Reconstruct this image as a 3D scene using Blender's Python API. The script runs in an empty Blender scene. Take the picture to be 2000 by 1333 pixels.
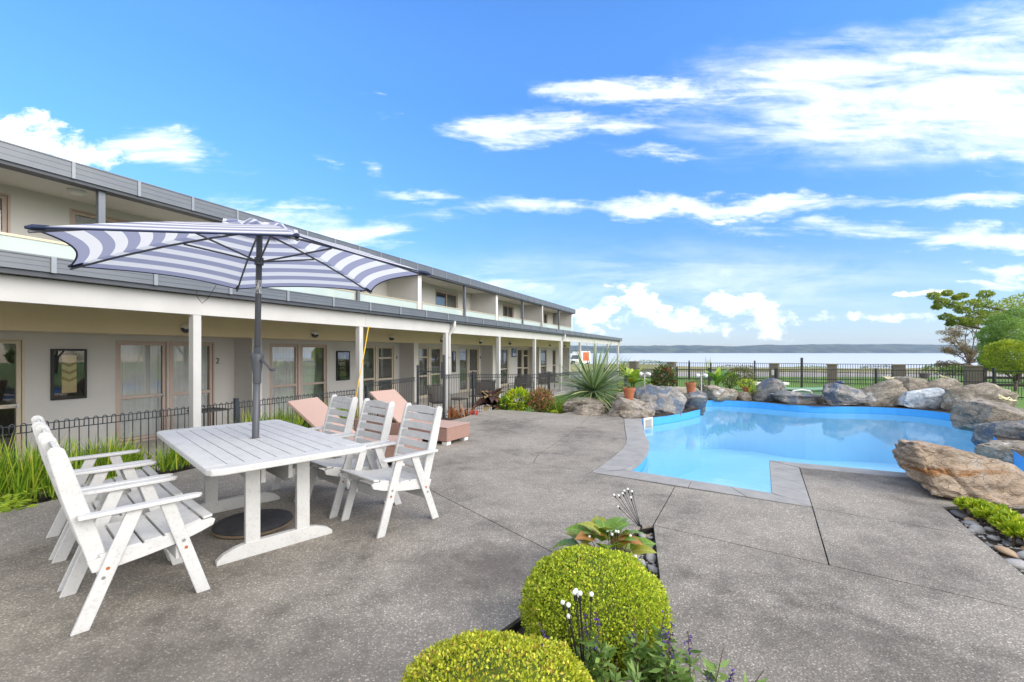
import bpy, bmesh, math, random
import numpy as np
from mathutils import Vector, Matrix, noise
random.seed(7); RNG = np.random.default_rng(11)
SC = bpy.context.scene; COL = SC.collection
R = math.radians
# ------------------------------------------------------------------ camera, sky, sun, exposure
EYE = 1.455; F = 885.0; HY = 689.0          # eye height, focal length and horizon row (photo pixels)
cd = bpy.data.cameras.new('camera'); cam = bpy.data.objects.new('camera', cd); COL.objects.link(cam)
cd.sensor_width = 36; cd.lens = F / 2000 * 36; cd.shift_y = 22.5 / 2000
cd.clip_start = 0.05; cd.clip_end = 20000
cam.location = (0, 0, EYE); cam.rotation_euler = (R(90), 0, 0); SC.camera = cam
SUN_EL, SUN_AZ = 28, 122                    # azimuth clockwise from +Y (the view direction)
W = bpy.data.worlds.new('World'); SC.world = W; W.use_nodes = True
wn, wl = W.node_tree.nodes, W.node_tree.links
def wnode(t, **k):
    n = wn.new(t)
    for a, b in k.items(): setattr(n, a, b)
    return n
def wm(op, a, b=None, c=None, clamp=False):
    n = wnode('ShaderNodeMath', operation=op, use_clamp=clamp)
    for i, x in enumerate((a, b, c)):
        if x is None: continue
        if isinstance(x, (int, float)): n.inputs[i].default_value = x
        else: wl.new(x, n.inputs[i])
    return n.outputs[0]
bg = wn['Background']
sky = wnode('ShaderNodeTexSky', sky_type='NISHITA', sun_disc=False)
sky.sun_elevation = R(SUN_EL); sky.sun_rotation = R(SUN_AZ)
sky.air_density = 1.0; sky.dust_density = 0.4; sky.ozone_density = 3.0; sky.altitude = 300
tc = wnode('ShaderNodeTexCoord'); sx = wnode('ShaderNodeSeparateXYZ'); wl.new(tc.outputs['Generated'], sx.inputs[0])
AZ = wm('ARCTAN2', sx.outputs[0], sx.outputs[1]); EL = wm('ARCSINE', sx.outputs[2])
FY = wm('MAXIMUM', sx.outputs[1], .08); UU = wm('DIVIDE', sx.outputs[0], FY); VV = wm('DIVIDE', sx.outputs[2], FY)
def wnoise(sa, se, det, rough, dist=0.0, off=0.0):
    cb = wnode('ShaderNodeCombineXYZ'); wl.new(wm('MULTIPLY', UU, sa), cb.inputs[0]); wl.new(wm('MULTIPLY_ADD', VV, se, off), cb.inputs[1])
    n = wnode('ShaderNodeTexNoise'); n.inputs['Scale'].default_value = 1; n.inputs['Detail'].default_value = det
    n.inputs['Roughness'].default_value = rough; n.inputs['Distortion'].default_value = dist
    wl.new(cb.outputs[0], n.inputs['Vector']); return n.outputs[0]
AE = wnode('ShaderNodeCombineXYZ'); wl.new(UU, AE.inputs[0]); wl.new(VV, AE.inputs[1])
dn = wnode('ShaderNodeTexNoise'); dm = wnode('ShaderNodeVectorMath', operation='MULTIPLY'); wl.new(AE.outputs[0], dm.inputs[0]); dm.inputs[1].default_value = (5, 13, 1); wl.new(dm.outputs[0], dn.inputs['Vector'])
dn.inputs['Scale'].default_value = 1; dn.inputs['Detail'].default_value = 6; dn.inputs['Roughness'].default_value = .66
ds = wnode('ShaderNodeVectorMath', operation='MULTIPLY_ADD'); wl.new(dn.outputs['Color'], ds.inputs[0]); ds.inputs[1].default_value = (.34, .11, 0); ds.inputs[2].default_value = (-.17, -.055, 0)
AD = wnode('ShaderNodeVectorMath', operation='ADD'); wl.new(AE.outputs[0], AD.inputs[0]); wl.new(ds.outputs[0], AD.inputs[1])
def blob(px, py, rx, ry, tilt=0.0, gain=1.0):   # a cloud bank in a fixed direction of the sky
    mp = wnode('ShaderNodeMapping', vector_type='TEXTURE'); wl.new(AD.outputs[0], mp.inputs[0])
    mp.inputs['Location'].default_value = ((px - 1000) / F, (HY - py) / F, 0); mp.inputs['Rotation'].default_value = (0, 0, math.atan(tilt)); mp.inputs['Scale'].default_value = (rx / F, ry / F, 1)
    ln = wnode('ShaderNodeVectorMath', operation='LENGTH'); wl.new(mp.outputs[0], ln.inputs[0])
    return wm('MULTIPLY_ADD', ln.outputs['Value'], -gain, gain, clamp=True)
def many(bl):
    o = None
    for b in bl:
        m = blob(*b); o = m if o is None else wm('MAXIMUM', o, m)
    return o
wisp = wnoise(3.2, 14, 7, .66, .6); puff = wnoise(17, 21, 6, .6, .3, 3.1); streak = wnoise(1.6, 22, 5, .6, .5, 7.7)
cir = many([(1230, 178, 210, 40, .03, 1.0), (1480, 185, 420, 70, .06, .95), (1000, 258, 165, 46, -.02, 1.0), (1150, 240, 260, 34, .05, .8), (1330, 298, 190, 22, -.03, .7), (1330, 402, 640, 30, .02, 1.1), (1900, 392, 330, 24, .02, .9), (1690, 455, 380, 36, -.05, 1.1), (1920, 470, 330, 34, -.06, 1.1),
            (1960, 342, 90, 14, 0, .7), (1990, 525, 120, 18, -.03, .9), (1960, 552, 110, 22, 0, .7), (600, 430, 270, 52, -.13, 1.1), (300, 290, 150, 52, -.1, .9), (380, 330, 190, 30, -.1, .6), (735, 230, 42, 14, -.1, .6), (720, 325, 44, 22, -.1, .55), (630, 322, 34, 16, 0, .5), (980, 555, 260, 34, -.12, .6), (800, 385, 120, 22, -.1, .6), (735, 190, 40, 8, 0, .4)])
veil = many([(1800, 190, 620, 165, .04, 1.0), (2050, 120, 480, 150, .1, 1.0), (1950, 265, 420, 60, -.03, 1.0), (2600, 250, 700, 260, 0, 1.0), (1300, 560, 900, 120, 0, .35), (-400, 300, 500, 160, 0, .8)])
def smooth(x, lo, hi):
    n = wnode('ShaderNodeMapRange', interpolation_type='SMOOTHSTEP'); wl.new(x, n.inputs['Value'])
    n.inputs['From Min'].default_value = lo; n.inputs['From Max'].default_value = hi; return n.outputs[0]
tex = wm('ADD', wm('MULTIPLY_ADD', wisp, 3.2, -1.6), wm('MULTIPLY_ADD', streak, 1.9, -.95))
cirf = wm('MULTIPLY', smooth(wm('ADD', wm('MULTIPLY', wm('POWER', cir, .8), 1.1), tex), .12, 1.55), smooth(cir, .0, .40))
veilf = wm('MULTIPLY', smooth(veil, .0, .55), smooth(wm('ADD', wm('MULTIPLY', veil, .5), tex), -.75, 1.05))
cirf = wm('MAXIMUM', cirf, wm('MULTIPLY', veilf, .95))
cum = many([(1235, 595, 80, 60, -.4, 1), (1222, 565, 62, 36, 0, 1), (1155, 615, 55, 50, -.7, .85), (1430, 598, 80, 36, -.05, .9), (1500, 625, 110, 40, -.35, .7), (1350, 620, 90, 40, -.3, .75), (1290, 630, 90, 32, -.3, .8),
            (60, 258, 105, 42, 0, 1.1), (20, 290, 160, 60, 0, 1.1), (180, 300, 110, 46, 0, .8), (1815, 562, 50, 16, 0, 1), (1700, 625, 190, 20, 0, .5)])
cumf = smooth(wm('ADD', wm('POWER', cum, .7), wm('MULTIPLY', wm('SUBTRACT', puff, .5), 1.6)), .28, .85)
cumf = wm('MULTIPLY', cumf, smooth(cum, .0, .22)); front = smooth(sx.outputs[1], .1, .35); cumf = wm('MULTIPLY', cumf, front); cirf = wm('MULTIPLY', cirf, front)
# broken cloud over the rest of the sky (overhead and behind the viewer), as the soft light in the photograph implies
nn = wnode('ShaderNodeTexNoise'); wl.new(tc.outputs['Generated'], nn.inputs['Vector']); nn.inputs['Scale'].default_value = 3.2; nn.inputs['Detail'].default_value = 7; nn.inputs['Roughness'].default_value = .58
rest = wm('MULTIPLY', smooth(nn.outputs[0], .22, .46), smooth(wm('ADD', wm('ABSOLUTE', AZ), wm('MULTIPLY', EL, 1.3)), 1.62, 2.05))
rest = wm('MULTIPLY', rest, smooth(EL, -.05, .12))
cloud = wm('MAXIMUM', wm('MAXIMUM', wm('MULTIPLY', cirf, .90), wm('MULTIPLY', cumf, .95)), wm('MULTIPLY', rest, .9), clamp=True)
tint = wnode('ShaderNodeMix', data_type='RGBA', blend_type='MULTIPLY'); tint.inputs['Factor'].default_value = 1
wl.new(sky.outputs[0], tint.inputs['A'])
ramp = wnode('ShaderNodeValToRGB'); wl.new(smooth(EL, .0, .62), ramp.inputs[0])
SKY_TINT = [(0.0, (.74, .79, .98)), (.34, (.66, .97, 1.18)), (.63, (.70, 1.14, 1.44)), (.91, (.76, 1.28, 1.74)), (1.0, (.86, 1.40, 1.96))]
ramp.color_ramp.elements[0].position = 0; ramp.color_ramp.elements[0].color = (*SKY_TINT[0][1], 1)
ramp.color_ramp.elements[1].position = 1; ramp.color_ramp.elements[1].color = (*SKY_TINT[-1][1], 1)
for p_, c_ in SKY_TINT[1:-1]:
    e = ramp.color_ramp.elements.new(p_); e.color = (*c_, 1)
wl.new(ramp.outputs[0], tint.inputs['B'])
cmix = wnode('ShaderNodeMix', data_type='RGBA'); wl.new(cloud, cmix.inputs['Factor']); wl.new(tint.outputs['Result'], cmix.inputs['A'])
CLOUD = 8.4
shade = wnode('ShaderNodeMix', data_type='RGBA'); wl.new(smooth(puff, .3, .7), shade.inputs['Factor'])
shade.inputs['A'].default_value = (CLOUD * .86, CLOUD * .90, CLOUD * .99, 1); shade.inputs['B'].default_value = (CLOUD * 1.04, CLOUD * 1.03, CLOUD * 1.02, 1)
wl.new(shade.outputs['Result'], cmix.inputs['B'])
wl.new(cmix.outputs['Result'], bg.inputs['Color']); bg.inputs['Strength'].default_value = 0.118
ld = bpy.data.lights.new('sun', 'SUN'); ld.energy = 2.4; ld.angle = R(58); ld.color = (1, .935, .85)
sun = bpy.data.objects.new('sun', ld); COL.objects.link(sun)
a, e = R(SUN_AZ), R(SUN_EL)
sv = Vector((math.sin(a) * math.cos(e), math.cos(a) * math.cos(e), math.sin(e)))
sun.rotation_euler = sv.to_track_quat('Z', 'Y').to_euler(); sun.location = sv * 60
SC.view_settings.view_transform = 'Standard'; SC.view_settings.look = 'None'
SC.view_settings.exposure = 0.78; SC.view_settings.gamma = 1; SC.view_settings.use_curve_mapping = False
W.cycles.sampling_method = 'MANUAL'; W.cycles.sample_map_resolution = 512
SC.cycles.max_bounces = 7; SC.cycles.diffuse_bounces = 3; SC.cycles.glossy_bounces = 3; SC.cycles.transmission_bounces = 3; SC.cycles.transparent_max_bounces = 16; SC.cycles.caustics_reflective = False; SC.cycles.caustics_refractive = False
# ------------------------------------------------------------------ helpers
def gp(px, py, z=0.0):                       # the point of the level z that the photo shows at a pixel
    Z = (EYE - z) * F / (py - HY); return ((px - 1000) / F * Z, Z)
def P(px, py, Z): return Vector(((px - 1000) / F * Z, Z, EYE - (py - HY) * Z / F))
class MB:
    def __init__(s): s.v = []; s.f = []; s.m = []; s.mi = 0
    def add(s, vs, fs):
        k = len(s.v); s.v += [tuple(p) for p in vs]; s.f += [tuple(k + i for i in f) for f in fs]; s.m += [s.mi] * len(fs); return s
    def box(s, x0, x1, y0, y1, z0, z1, M=None):
        vs = [Vector((x, y, z)) for z in (z0, z1) for y in (y0, y1) for x in (x0, x1)]
        if M is not None: vs = [M @ v for v in vs]
        return s.add(vs, [(0, 2, 3, 1), (4, 5, 7, 6), (0, 1, 5, 4), (2, 6, 7, 3), (0, 4, 6, 2), (1, 3, 7, 5)])
    def bar(s, a, b, w, h, up=(0, 0, 1)):     # board from a to b, w across, h along up
        a, b = Vector(a), Vector(b); d = (b - a).normalized(); x = d.cross(Vector(up)).normalized(); u = x.cross(d)
        vs = [q + x * i * w / 2 + u * j * h / 2 for q in (a, b) for j in (-1, 1) for i in (-1, 1)]
        return s.add(vs, [(0, 2, 3, 1), (4, 5, 7, 6), (0, 1, 5, 4), (2, 6, 7, 3), (0, 4, 6, 2), (1, 3, 7, 5)])
    def tube(s, pts, r, n=8, cap=True, taper=None):
        pts = [Vector(p) for p in pts]; rings = []; prev = None
        for i, p in enumerate(pts):
            d = (pts[min(i + 1, len(pts) - 1)] - pts[max(i - 1, 0)]).normalized()
            if prev is None:
                prev = d.orthogonal().normalized()
            x = (prev - d * prev.dot(d)); x = x.normalized() if x.length > 1e-6 else d.orthogonal().normalized(); prev = x; y = d.cross(x)
            rr = r if taper is None else r * taper[i]
            rings.append([p + (x * math.cos(2 * math.pi * k / n) + y * math.sin(2 * math.pi * k / n)) * rr for k in range(n)])
        vs = [q for g in rings for q in g]; fs = []
        for i in range(len(rings) - 1):
            for k in range(n): fs.append((i * n + k, i * n + (k + 1) % n, (i + 1) * n + (k + 1) % n, (i + 1) * n + k))
        if cap: fs.append(tuple(range(n - 1, -1, -1))); fs.append(tuple((len(rings) - 1) * n + k for k in range(n)))
        return s.add(vs, fs)
    def lathe(s, prof, n=20, c=(0, 0, 0)):
        vs = [(c[0] + r * math.cos(2 * math.pi * k / n), c[1] + r * math.sin(2 * math.pi * k / n), c[2] + z) for r, z in prof for k in range(n)]; fs = []
        for i in range(len(prof) - 1):
            for k in range(n): fs.append((i * n + k, i * n + (k + 1) % n, (i + 1) * n + (k + 1) % n, (i + 1) * n + k))
        fs.append(tuple(range(n - 1, -1, -1))); fs.append(tuple((len(prof) - 1) * n + k for k in range(n)))
        return s.add(vs, fs)
    def prism(s, poly, z0, z1, axis='z', M=None):
        n = len(poly); A = sum(poly[i][0] * poly[(i + 1) % n][1] - poly[(i + 1) % n][0] * poly[i][1] for i in range(n))
        if A < 0: poly = poly[::-1]
        mk = {'z': lambda p, h: (p[0], p[1], h), 'x': lambda p, h: (h, p[0], p[1]), 'y': lambda p, h: (p[0], h, p[1])}[axis]
        vs = [Vector(mk(p, z0)) for p in poly] + [Vector(mk(p, z1)) for p in poly]
        if M is not None: vs = [M @ v for v in vs]
        fs = [tuple(range(n - 1, -1, -1)), tuple(range(n, 2 * n))] + [(i, (i + 1) % n, n + (i + 1) % n, n + i) for i in range(n)]
        if axis == 'y': fs = [f[::-1] for f in fs]
        return s.add(vs, fs)
    def mesh(s, name, mats, smooth=False, bevel=0, seg=1, sub=None):
        me = bpy.data.meshes.new(name)
        off = Vector(sub) if sub is not None else None
        v = s.v if off is None else [(p[0] - off.x, p[1] - off.y, p[2] - off.z) for p in s.v]
        me.from_pydata(v, [], s.f)
        for m in (mats if isinstance(mats, (list, tuple)) else [mats]): me.materials.append(m)
        if any(s.m): me.polygons.foreach_set('material_index', s.m)
        if bevel:
            bm = bmesh.new(); bm.from_mesh(me); bmesh.ops.bevel(bm, geom=bm.edges[:], offset=bevel, segments=seg, affect='EDGES', profile=.5, clamp_overlap=True); bm.to_mesh(me); bm.free()
        if smooth: me.polygons.foreach_set('use_smooth', [True] * len(me.polygons))
        me.update(); return me
    def build(s, name, mats, parent=None, **k):
        return obj(name, s.mesh(name, mats, **k), parent)
def obj(name, me, parent=None, loc=None, rot=None, scale=None):
    o = bpy.data.objects.new(name, me); COL.objects.link(o)
    if parent is not None: o.parent = parent
    if loc is not None: o.location = loc
    if rot is not None: o.rotation_euler = rot
    if scale is not None: o.scale = scale if not isinstance(scale, (int, float)) else (scale,) * 3
    return o
def tag(o, label, cat, group=None):
    o['label'] = label; o['category'] = cat
    if group: o['group'] = group
    return o
def thing(name, label, cat, loc=(0, 0, 0), rz=0, group=None):
    o = bpy.data.objects.new(name, None); o.empty_display_size = .1; COL.objects.link(o)
    o.location = loc; o.rotation_euler = (0, 0, rz); return tag(o, label, cat, group)
def kind(o, k): o['kind'] = k; return o
def dup(o, parent=None):
    c = o.copy(); COL.objects.link(c); c.parent = parent
    for ch in list(o.children): dup(ch, c)
    return c
def fastmesh(name, V, Fc, mats, smooth=False, col=None):   # V (n,3); Fc (m,k) numpy arrays
    me = bpy.data.meshes.new(name); V = np.ascontiguousarray(V, np.float32).reshape(-1, 3); Fc = np.ascontiguousarray(Fc, np.int32); m, k = Fc.shape
    me.vertices.add(len(V)); me.vertices.foreach_set('co', V.ravel())
    me.loops.add(m * k); me.loops.foreach_set('vertex_index', Fc.ravel())
    me.polygons.add(m); me.polygons.foreach_set('loop_start', np.arange(0, m * k, k, dtype=np.int32)); me.polygons.foreach_set('loop_total', np.full(m, k, np.int32))
    if smooth: me.polygons.foreach_set('use_smooth', np.ones(m, bool))
    me.update(calc_edges=True)
    for q in (mats if isinstance(mats, (list, tuple)) else [mats]): me.materials.append(q)
    return me
def unit(a): return a / np.maximum(np.linalg.norm(a, axis=-1, keepdims=True), 1e-9)
def leaves(pos, nrm, L, Wd, rng, spread=.7, fold=.25, rectum=None):
    """folded diamond leaves: base, side, tip, side"""
    n = len(pos); d = unit(nrm + rng.normal(0, spread, (n, 3))); s = unit(np.cross(d, rng.normal(0, 1, (n, 3)))); u = np.cross(s, d)
    L = (L * rng.uniform(.65, 1.25, n))[:, None]; Wd = (Wd * rng.uniform(.7, 1.2, n))[:, None]
    a = pos; t = pos + d * L; m = pos + d * L * .48 
    b = m + s * Wd * .5 + u * Wd * fold; c = m - s * Wd * .5 + u * Wd * fold
    V = np.stack([a, b, t, c], 1).reshape(-1, 3); I = np.arange(n)[:, None] * 4
    Fc = np.concatenate([I + np.array([[0, 1, 2]]), I + np.array([[0, 2, 3]])], 1).reshape(-1, 3)
    return V, Fc
def blades(base, d, L, w, droop, nseg=4, rng=RNG, twist=.0):
    """strap leaves: base (n,3), start direction d (n,3), length (n,), width (n,), droop (n,)"""
    n = len(base); d = unit(d); h = d.copy(); h[:, 2] = 0; h = unit(h + 1e-4 * rng.normal(0, 1, (n, 3))); side = unit(np.cross(d, [0, 0, 1.0]) + rng.normal(0, .25, (n, 3)))
    rows = []; p = base.copy(); step = (L / nseg)[:, None]; dd = d.copy()
    for i in range(nseg + 1):
        f = i / nseg; ww = (w * (0.55 + 1.3 * f if f < .35 else 1.0 - ((f - .35) / .65) ** 1.6) * .5)[:, None]
        rows.append(np.stack([p - side * ww, p + side * ww], 1))
        dd = unit(dd + np.stack([np.zeros(n), np.zeros(n), -droop * (f + .25)], 1) / nseg * 2); p = p + dd * step
    V = np.concatenate(rows, 1).reshape(-1, 3); k = 2 * (nseg + 1); I = np.arange(n)[:, None] * k
    Fc = np.concatenate([I + np.array([[2 * i, 2 * i + 1, 2 * i + 3, 2 * i + 2]]) for i in range(nseg)], 1).reshape(-1, 4)
    return V, Fc
def merge(parts):
    V = []; Fc = []; k = 0
    for v, f in parts: V.append(v); Fc.append(f + k); k += len(v)
    return np.concatenate(V), np.concatenate(Fc)
# ------------------------------------------------------------------ materials
def newmat(name):
    m = bpy.data.materials.new(name); m.use_nodes = True; nt = m.node_tree; return m, nt, nt.nodes, nt.links, nt.nodes['Principled BSDF']
def N(nt, t, ins=None, **k):
    n = nt.nodes.new(t)
    for a_, b_ in k.items(): setattr(n, a_, b_)
    for a_, b_ in (ins or {}).items():
        if hasattr(b_, 'is_output'): nt.links.new(b_, n.inputs[a_])
        else: n.inputs[a_].default_value = b_
    return n
def rampn(nt, fac, stops):
    r = N(nt, 'ShaderNodeValToRGB', {0: fac}); el = r.color_ramp.elements
    el[0].position, el[0].color = stops[0][0], (*stops[0][1], 1); el[1].position, el[1].color = stops[-1][0], (*stops[-1][1], 1)
    for p_, c_ in stops[1:-1]:
        e_ = el.new(p_); e_.color = (*c_, 1)
    return r.outputs[0]
def coords(nt, stretch=None, rnd=True):
    t = N(nt, 'ShaderNodeTexCoord').outputs['Object']
    if rnd:
        o = N(nt, 'ShaderNodeObjectInfo').outputs['Random']; s_ = N(nt, 'ShaderNodeMath', {0: o, 1: 37.0}, operation='MULTIPLY').outputs[0]
        t = N(nt, 'ShaderNodeVectorMath', {0: t, 1: N(nt, 'ShaderNodeCombineXYZ', {0: s_, 1: s_, 2: s_}).outputs[0]}, operation='ADD').outputs[0]
    if stretch: t = N(nt, 'ShaderNodeVectorMath', {0: t, 1: stretch}, operation='MULTIPLY').outputs[0]
    return t
def plain(name, c, c2=None, scale=4, rough=.6, bump=0, bscale=60, metal=0, spec=.4, stretch=None, detail=5, lo=.35, hi=.65, rnd=True):
    m, nt, nd, lk, b = newmat(name); v = coords(nt, stretch, rnd)
    if c2 is None: c2 = tuple(x * .86 for x in c)
    n = N(nt, 'ShaderNodeTexNoise', {'Vector': v, 'Scale': scale, 'Detail': detail, 'Roughness': .6})
    lk.new(rampn(nt, n.outputs[0], [(lo, c2), (hi, c)]), b.inputs['Base Color'])
    b.inputs['Roughness'].default_value = rough; b.inputs['Metallic'].default_value = metal; b.inputs['Specular IOR Level'].default_value = spec
    if bump:
        n2 = N(nt, 'ShaderNodeTexNoise', {'Vector': v, 'Scale': bscale, 'Detail': 4})
        lk.new(N(nt, 'ShaderNodeBump', {'Height': n2.outputs[0], 'Strength': bump, 'Distance': .01}).outputs[0], b.inputs['Normal'])
    return m
def leafmat(name, stops, rough=.5, trans=.3, big=None):
    m, nt, nd, lk, b = newmat(name); g = N(nt, 'ShaderNodeNewGeometry')
    f = g.outputs['Random Per Island']
    if big:
        n = N(nt, 'ShaderNodeTexNoise', {'Vector': N(nt, 'ShaderNodeTexCoord').outputs['Object'], 'Scale': big, 'Detail': 3})
        f = N(nt, 'ShaderNodeMath', {0: N(nt, 'ShaderNodeMath', {0: f, 1: .5}, operation='MULTIPLY').outputs[0], 1: N(nt, 'ShaderNodeMath', {0: n.outputs[0], 1: 1.4, 2: -.45}, operation='MULTIPLY_ADD').outputs[0]}, operation='ADD', use_clamp=True).outputs[0]
    c = rampn(nt, f, stops); lk.new(c, b.inputs['Base Color']); b.inputs['Roughness'].default_value = rough; b.inputs['Specular IOR Level'].default_value = .35
    t = N(nt, 'ShaderNodeBsdfTranslucent', {'Color': c}); mx = N(nt, 'ShaderNodeMixShader', {0: trans, 1: b.outputs[0], 2: t.outputs[0]})
    lk.new(mx.outputs[0], nd['Material Output'].inputs['Surface']); return m
def glassmat(name, tintc, ior=1.5, refl=1.0, rough=0.0, bump=0, bscale=3, blend=0.0):
    m, nt, nd, lk, b = newmat(name); nd.remove(b)
    nor = None
    if bump:
        v = coords(nt, None, False); n = N(nt, 'ShaderNodeTexNoise', {'Vector': v, 'Scale': bscale, 'Detail': 3})
        nor = N(nt, 'ShaderNodeBump', {'Height': n.outputs[0], 'Strength': bump, 'Distance': .02}).outputs[0]
    fr = N(nt, 'ShaderNodeFresnel', {'IOR': ior}); tr = N(nt, 'ShaderNodeBsdfTransparent', {'Color': (*tintc, 1)}); gl = N(nt, 'ShaderNodeBsdfGlossy', {'Roughness': rough, 'Color': (1, 1, 1, 1)})
    if nor: lk.new(nor, fr.inputs['Normal']); lk.new(nor, gl.inputs['Normal'])
    f = N(nt, 'ShaderNodeMath', {0: fr.outputs[0], 1: refl, 2: blend}, operation='MULTIPLY_ADD', use_clamp=True).outputs[0]
    lk.new(N(nt, 'ShaderNodeMixShader', {0: f, 1: tr.outputs[0], 2: gl.outputs[0]}).outputs[0], nd['Material Output'].inputs['Surface']); return m
def aggregate():
    m, nt, nd, lk, b = newmat('exposed_aggregate_concrete'); v = coords(nt, None, False)
    vo = N(nt, 'ShaderNodeTexVoronoi', {'Vector': v, 'Scale': 88.0, 'Randomness': 1.0}); vo2 = N(nt, 'ShaderNodeTexVoronoi', {'Vector': v, 'Scale': 62.0})
    sp = N(nt, 'ShaderNodeSeparateColor', {0: vo.outputs['Color']}); sp2 = N(nt, 'ShaderNodeSeparateColor', {0: vo2.outputs['Color']})
    stone = rampn(nt, sp.outputs[0], [(0, (.12, .114, .107)), (.3, (.24, .226, .206)), (.62, (.315, .292, .262)), (.86, (.36, .332, .295)), (1, (.52, .49, .45))])
    cement = (.20, .187, .168, 1)
    gap = N(nt, 'ShaderNodeMapRange', {'Value': vo.outputs['Distance'], 'From Min': .30, 'From Max': .55}).outputs[0]
    c = N(nt, 'ShaderNodeMix', {'Factor': gap, 'A': stone, 'B': cement}, data_type='RGBA').outputs['Result']
    big = N(nt, 'ShaderNodeMapRange', {'Value': sp2.outputs[1], 'From Min': .975, 'From Max': .98}).outputs[0]
    bs = N(nt, 'ShaderNodeMapRange', {'Value': vo2.outputs['Distance'], 'From Min': .38, 'From Max': .30}).outputs[0]
    big = N(nt, 'ShaderNodeMath', {0: big, 1: bs}, operation='MULTIPLY').outputs[0]
    c = N(nt, 'ShaderNodeMix', {'Factor': big, 'A': c, 'B': (.47, .43, .37, 1)}, data_type='RGBA').outputs['Result']
    st = N(nt, 'ShaderNodeTexNoise', {'Vector': v, 'Scale': .62, 'Detail': 7, 'Roughness': .62, 'Distortion': .6}).outputs[0]
    st2 = N(nt, 'ShaderNodeTexNoise', {'Vector': v, 'Scale': 4.5, 'Detail': 6, 'Roughness': .65}).outputs[0]
    k = N(nt, 'ShaderNodeMath', {0: st, 1: .72, 2: N(nt, 'ShaderNodeMath', {0: st2, 1: .34}, operation='MULTIPLY').outputs[0]}, operation='MULTIPLY_ADD').outputs[0]
    sc = rampn(nt, k, [(.40, (.66, .63, .59)), (.50, (1.06, 1.02, .96)), (.60, (1.28, 1.23, 1.15))])
    c = N(nt, 'ShaderNodeMix', {'Factor': 1.0, 'A': c, 'B': sc}, data_type='RGBA', blend_type='MULTIPLY').outputs['Result']
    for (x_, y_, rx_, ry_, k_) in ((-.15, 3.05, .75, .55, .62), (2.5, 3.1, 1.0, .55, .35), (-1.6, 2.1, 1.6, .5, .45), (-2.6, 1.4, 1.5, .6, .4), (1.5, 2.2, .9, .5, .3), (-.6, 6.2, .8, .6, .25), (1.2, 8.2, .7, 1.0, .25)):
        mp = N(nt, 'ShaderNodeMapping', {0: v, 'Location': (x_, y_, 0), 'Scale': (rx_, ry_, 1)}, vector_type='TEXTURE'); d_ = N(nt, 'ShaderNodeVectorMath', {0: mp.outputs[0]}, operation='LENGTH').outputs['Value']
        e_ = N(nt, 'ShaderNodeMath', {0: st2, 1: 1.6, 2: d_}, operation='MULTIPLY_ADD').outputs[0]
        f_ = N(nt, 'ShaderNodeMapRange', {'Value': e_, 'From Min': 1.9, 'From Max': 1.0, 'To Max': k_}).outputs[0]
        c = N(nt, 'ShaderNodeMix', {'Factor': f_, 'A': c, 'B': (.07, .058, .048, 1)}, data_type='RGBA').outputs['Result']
    lk.new(c, b.inputs['Base Color']); b.inputs['Roughness'].default_value = .78; b.inputs['Specular IOR Level'].default_value = .3
    h = N(nt, 'ShaderNodeMath', {0: 1.0, 1: vo.outputs['Distance']}, operation='SUBTRACT').outputs[0]
    lk.new(N(nt, 'ShaderNodeBump', {'Height': h, 'Strength': .6, 'Distance': .004}).outputs[0], b.inputs['Normal']); return m
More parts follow.
